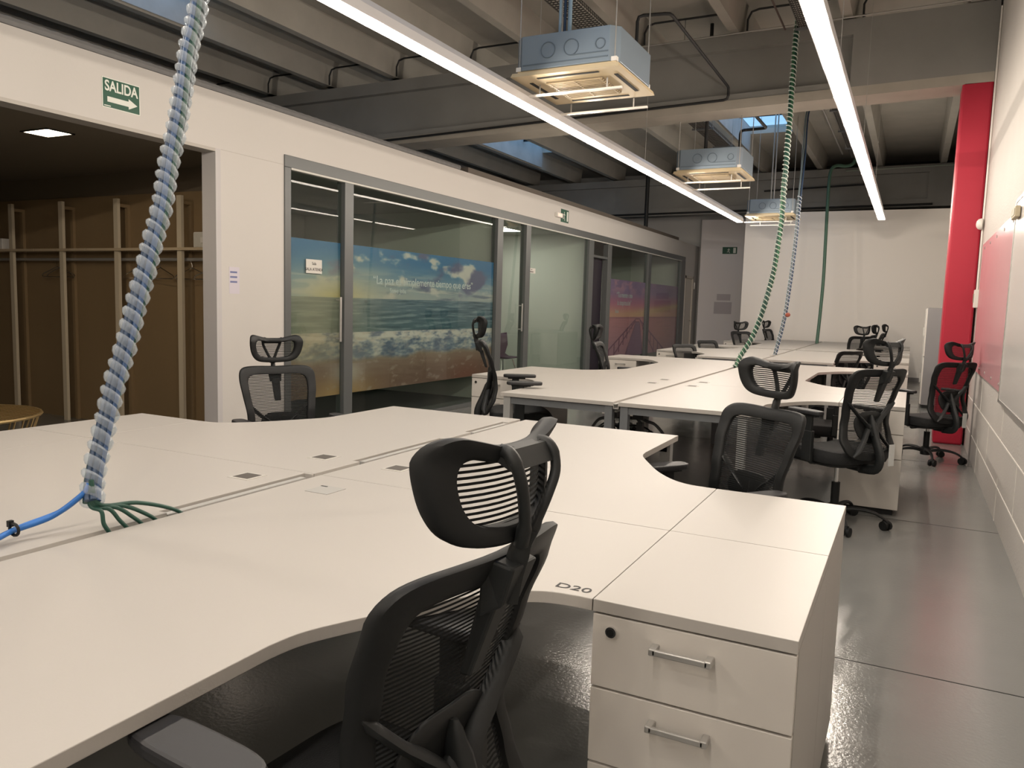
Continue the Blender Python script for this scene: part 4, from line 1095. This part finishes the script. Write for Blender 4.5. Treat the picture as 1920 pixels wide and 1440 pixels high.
    b.add([(-.020,-.250,.80),(.020,-.250,.80),(.024,-.285,.93),(-.024,-.285,.93),(-.017,-.268,.80),(.017,-.268,.80),(.021,-.318,.93),(-.021,-.318,.93)],
          [(0,1,2,3),(7,6,5,4),(0,4,5,1),(1,5,6,2),(2,6,7,3),(3,7,4,0)])
    up.append(b.build('headrest_bracket', black2_m, t, bevel=.005))
    b = MB()
    b.tube(catmull([(0,-.322,.91),(0,-.330,.955),(0,-.344,1.0),(0,-.354,1.025)],3), [.018]*6+[.015]*4, 8, flat=.75)
    for s_ in (-1,1):
        b.tube(catmull([(s_*.006,-.346,1.000),(s_*.018,-.358,1.035),(s_*.036,-.366,1.075),(s_*.048,-.368,1.102),(s_*.053,-.362,1.126),(s_*.053,-.350,1.140),(s_*.050,-.336,1.142)],4), [.012]*4+[.009]*12+[.010]*9, 8, flat=.9)
    b.add([(-.053,-.366,1.118),(.053,-.366,1.118),(.055,-.352,1.144),(-.055,-.352,1.144),(-.052,-.354,1.114),(.052,-.354,1.114),(.058,-.335,1.147),(-.058,-.335,1.147),(-.058,-.332,1.128),(.058,-.332,1.128)],
          [(0,1,2,3),(3,2,6,7),(4,8,9,5),(0,4,5,1),(8,7,6,9),(0,3,7,8,4),(1,5,9,6,2)])
    up.append(b.build('headrest_stem', black2_m, t, smooth=True))
    # headrest
    half = [(0,1.146),(.05,1.149),(.095,1.160),(.128,1.167),(.149,1.158),(.158,1.132),(.156,1.098),(.146,1.060),(.126,1.028),(.095,1.010),(.05,1.003)]
    ol = half+[(0,1.001)]+[(-x,z) for x,z in reversed(half[1:])]
    ol = [(p_.x,p_.y) for p_ in catmull([(x,z,0) for x,z in ol], 4, closed=True)]
    b, inner = band(ol, head_y, lambda x,z: (x*.73, 1.078+(z-1.078)*.60), .032)
    up.append(b.build('headrest_frame', black_m, t, smooth=True))
    up.append(infill([Vector(p_) for p_ in inner], head_y, 0, 1.078, 5).build('headrest_mesh', headmesh_m, t, smooth=True))
    for o in up:
        if o.name.startswith(('headrest_stem','headrest_frame','headrest_mesh')): o.location.z += .018
    # armrests
    for s_ in (-1,1):
        b = MB(); x = s_*.285
        b.tube([(s_*.17,-.02,.395),(s_*.25,-.02,.397),(x,-.02,.42)], [.02,.02,.02], 8, flat=.6)
        b.box(x-.014,x+.014,-.055,.02,.41,.60); b.box(x-.011,x+.011,-.045,.01,.58,.70); b.box(x-.02,x+.02,-.08,.06,.69,.703)
        arm = b.build('armrest', black2_m, t, bevel=.006); up.append(arm)
        ring = [sup(2*PI*i/24, .043, .13, .6) for i in range(24)]
        MB().prism([(x+px,py-.005+.02) for px,py in ring], .702, .727).build('arm_pad', pad_m, arm, bevel=.007)
    for o in up: o['up'] = 1
    return t
def catmull_2(pr, n): return [(p_.x,p_.y) for p_ in catmull([(a,b_,0) for a,b_ in pr], n)]
proto = make_chair()
def place(x, y, deg, dz, label, headrest=True, lift=0, tilt=0, label_tag=False, first=[True], group=None, swap=None):
    if first[0]: c = proto; first[0] = False; src = None
    else: c = copy_tree(PRISTINE)
    c.location = (x,y,0); c.rotation_euler = (0,0,math.radians(deg)); c['label'] = label
    if not headrest:
        for ch in list(c.children):
            if ch.name.startswith('headrest'): bpy.data.objects.remove(ch)
        c['group'] = 'black mesh chairs without headrest'
    for ch in c.children:
        if ch.get('up'): ch.location.z += dz
        if lift and ch.name.startswith(('headrest_stem','headrest_frame','headrest_mesh')): ch.location.z += lift
    if label_tag:
        lt = box(.030,.075,-.352,-.348,.42,.55).build('label_tag', label_m, c); lt.location.z = dz; lt['label'] = 'pale grey printed label'
    return c
PRISTINE = copy_tree(proto)
CH = [
 (-.82, 1.02, 84.8, -.016, 'foreground black mesh office chair seen from behind at the D20 desk', {}),
 (-.68, 3.12, 143.6, -.055, 'black mesh office chair facing the camera behind the pedestal tops', dict(lift=.02)),
 (-3.087, 3.36, -116.7, -.065, 'black mesh office chair in front of the left edge of the seascape', {}),
 (-2.62, 5.30, -60, .06, 'black mesh office chair seen side-on at the second cluster front left', {}),
 (-2.65, 7.80, -80, -.03, 'black mesh office chair in front of the dark doorway by the pier picture', {}),
 (-.36, 5.34, 52, .02, 'black mesh office chair with grey label in front of the second cluster pedestal', dict(label_tag=True)),
 (.20, 8.20, 44, -.06, 'black mesh office chair with grey label in front of the red column', dict(label_tag=True)),
 (-2.53, 14.3, -130, -.035, 'black mesh office chair at the far left desks, left one of two with headrests', {}),
 (-2.47, 17.25, -105, -.035, 'black mesh office chair at the far left desks, half hidden by the green bundle', {}),
 (-.92, 14.7, 40, -.035, 'far right black mesh office chair, front one of three in a row', {}),
 (-.88, 15.35, 85, -.025, 'far right black mesh office chair, middle one of three in a row', {}),
 (-.78, 17.2, 95, -.03, 'far right black mesh office chair, rearmost of three in a row', {}),
 (-2.62, 10.85, -120, -.16, 'low black chair back showing at the left of the third cluster, nearer one', dict(headrest=False)),
 (-2.72, 12.7, -120, -.16, 'low black chair back showing at the left of the third cluster, farther one', dict(headrest=False)),
 (-.87, 10.72, 55, -.12, 'low black mesh chair tucked in the right notch of the third cluster', dict(headrest=False)),
 (-.60, 7.75, 100, -.16, 'low black chair pushed right under the second cluster right side', dict(headrest=False)),
]
for (x,y,d_,dz,lb,kw) in CH: place(x,y,d_,dz,lb,**kw)
def remove_tree(o):
    for ch in list(o.children): remove_tree(ch)
    bpy.data.objects.remove(o)
remove_tree(PRISTINE)
for o in bpy.data.objects:
    if 'up' in o: del o['up']
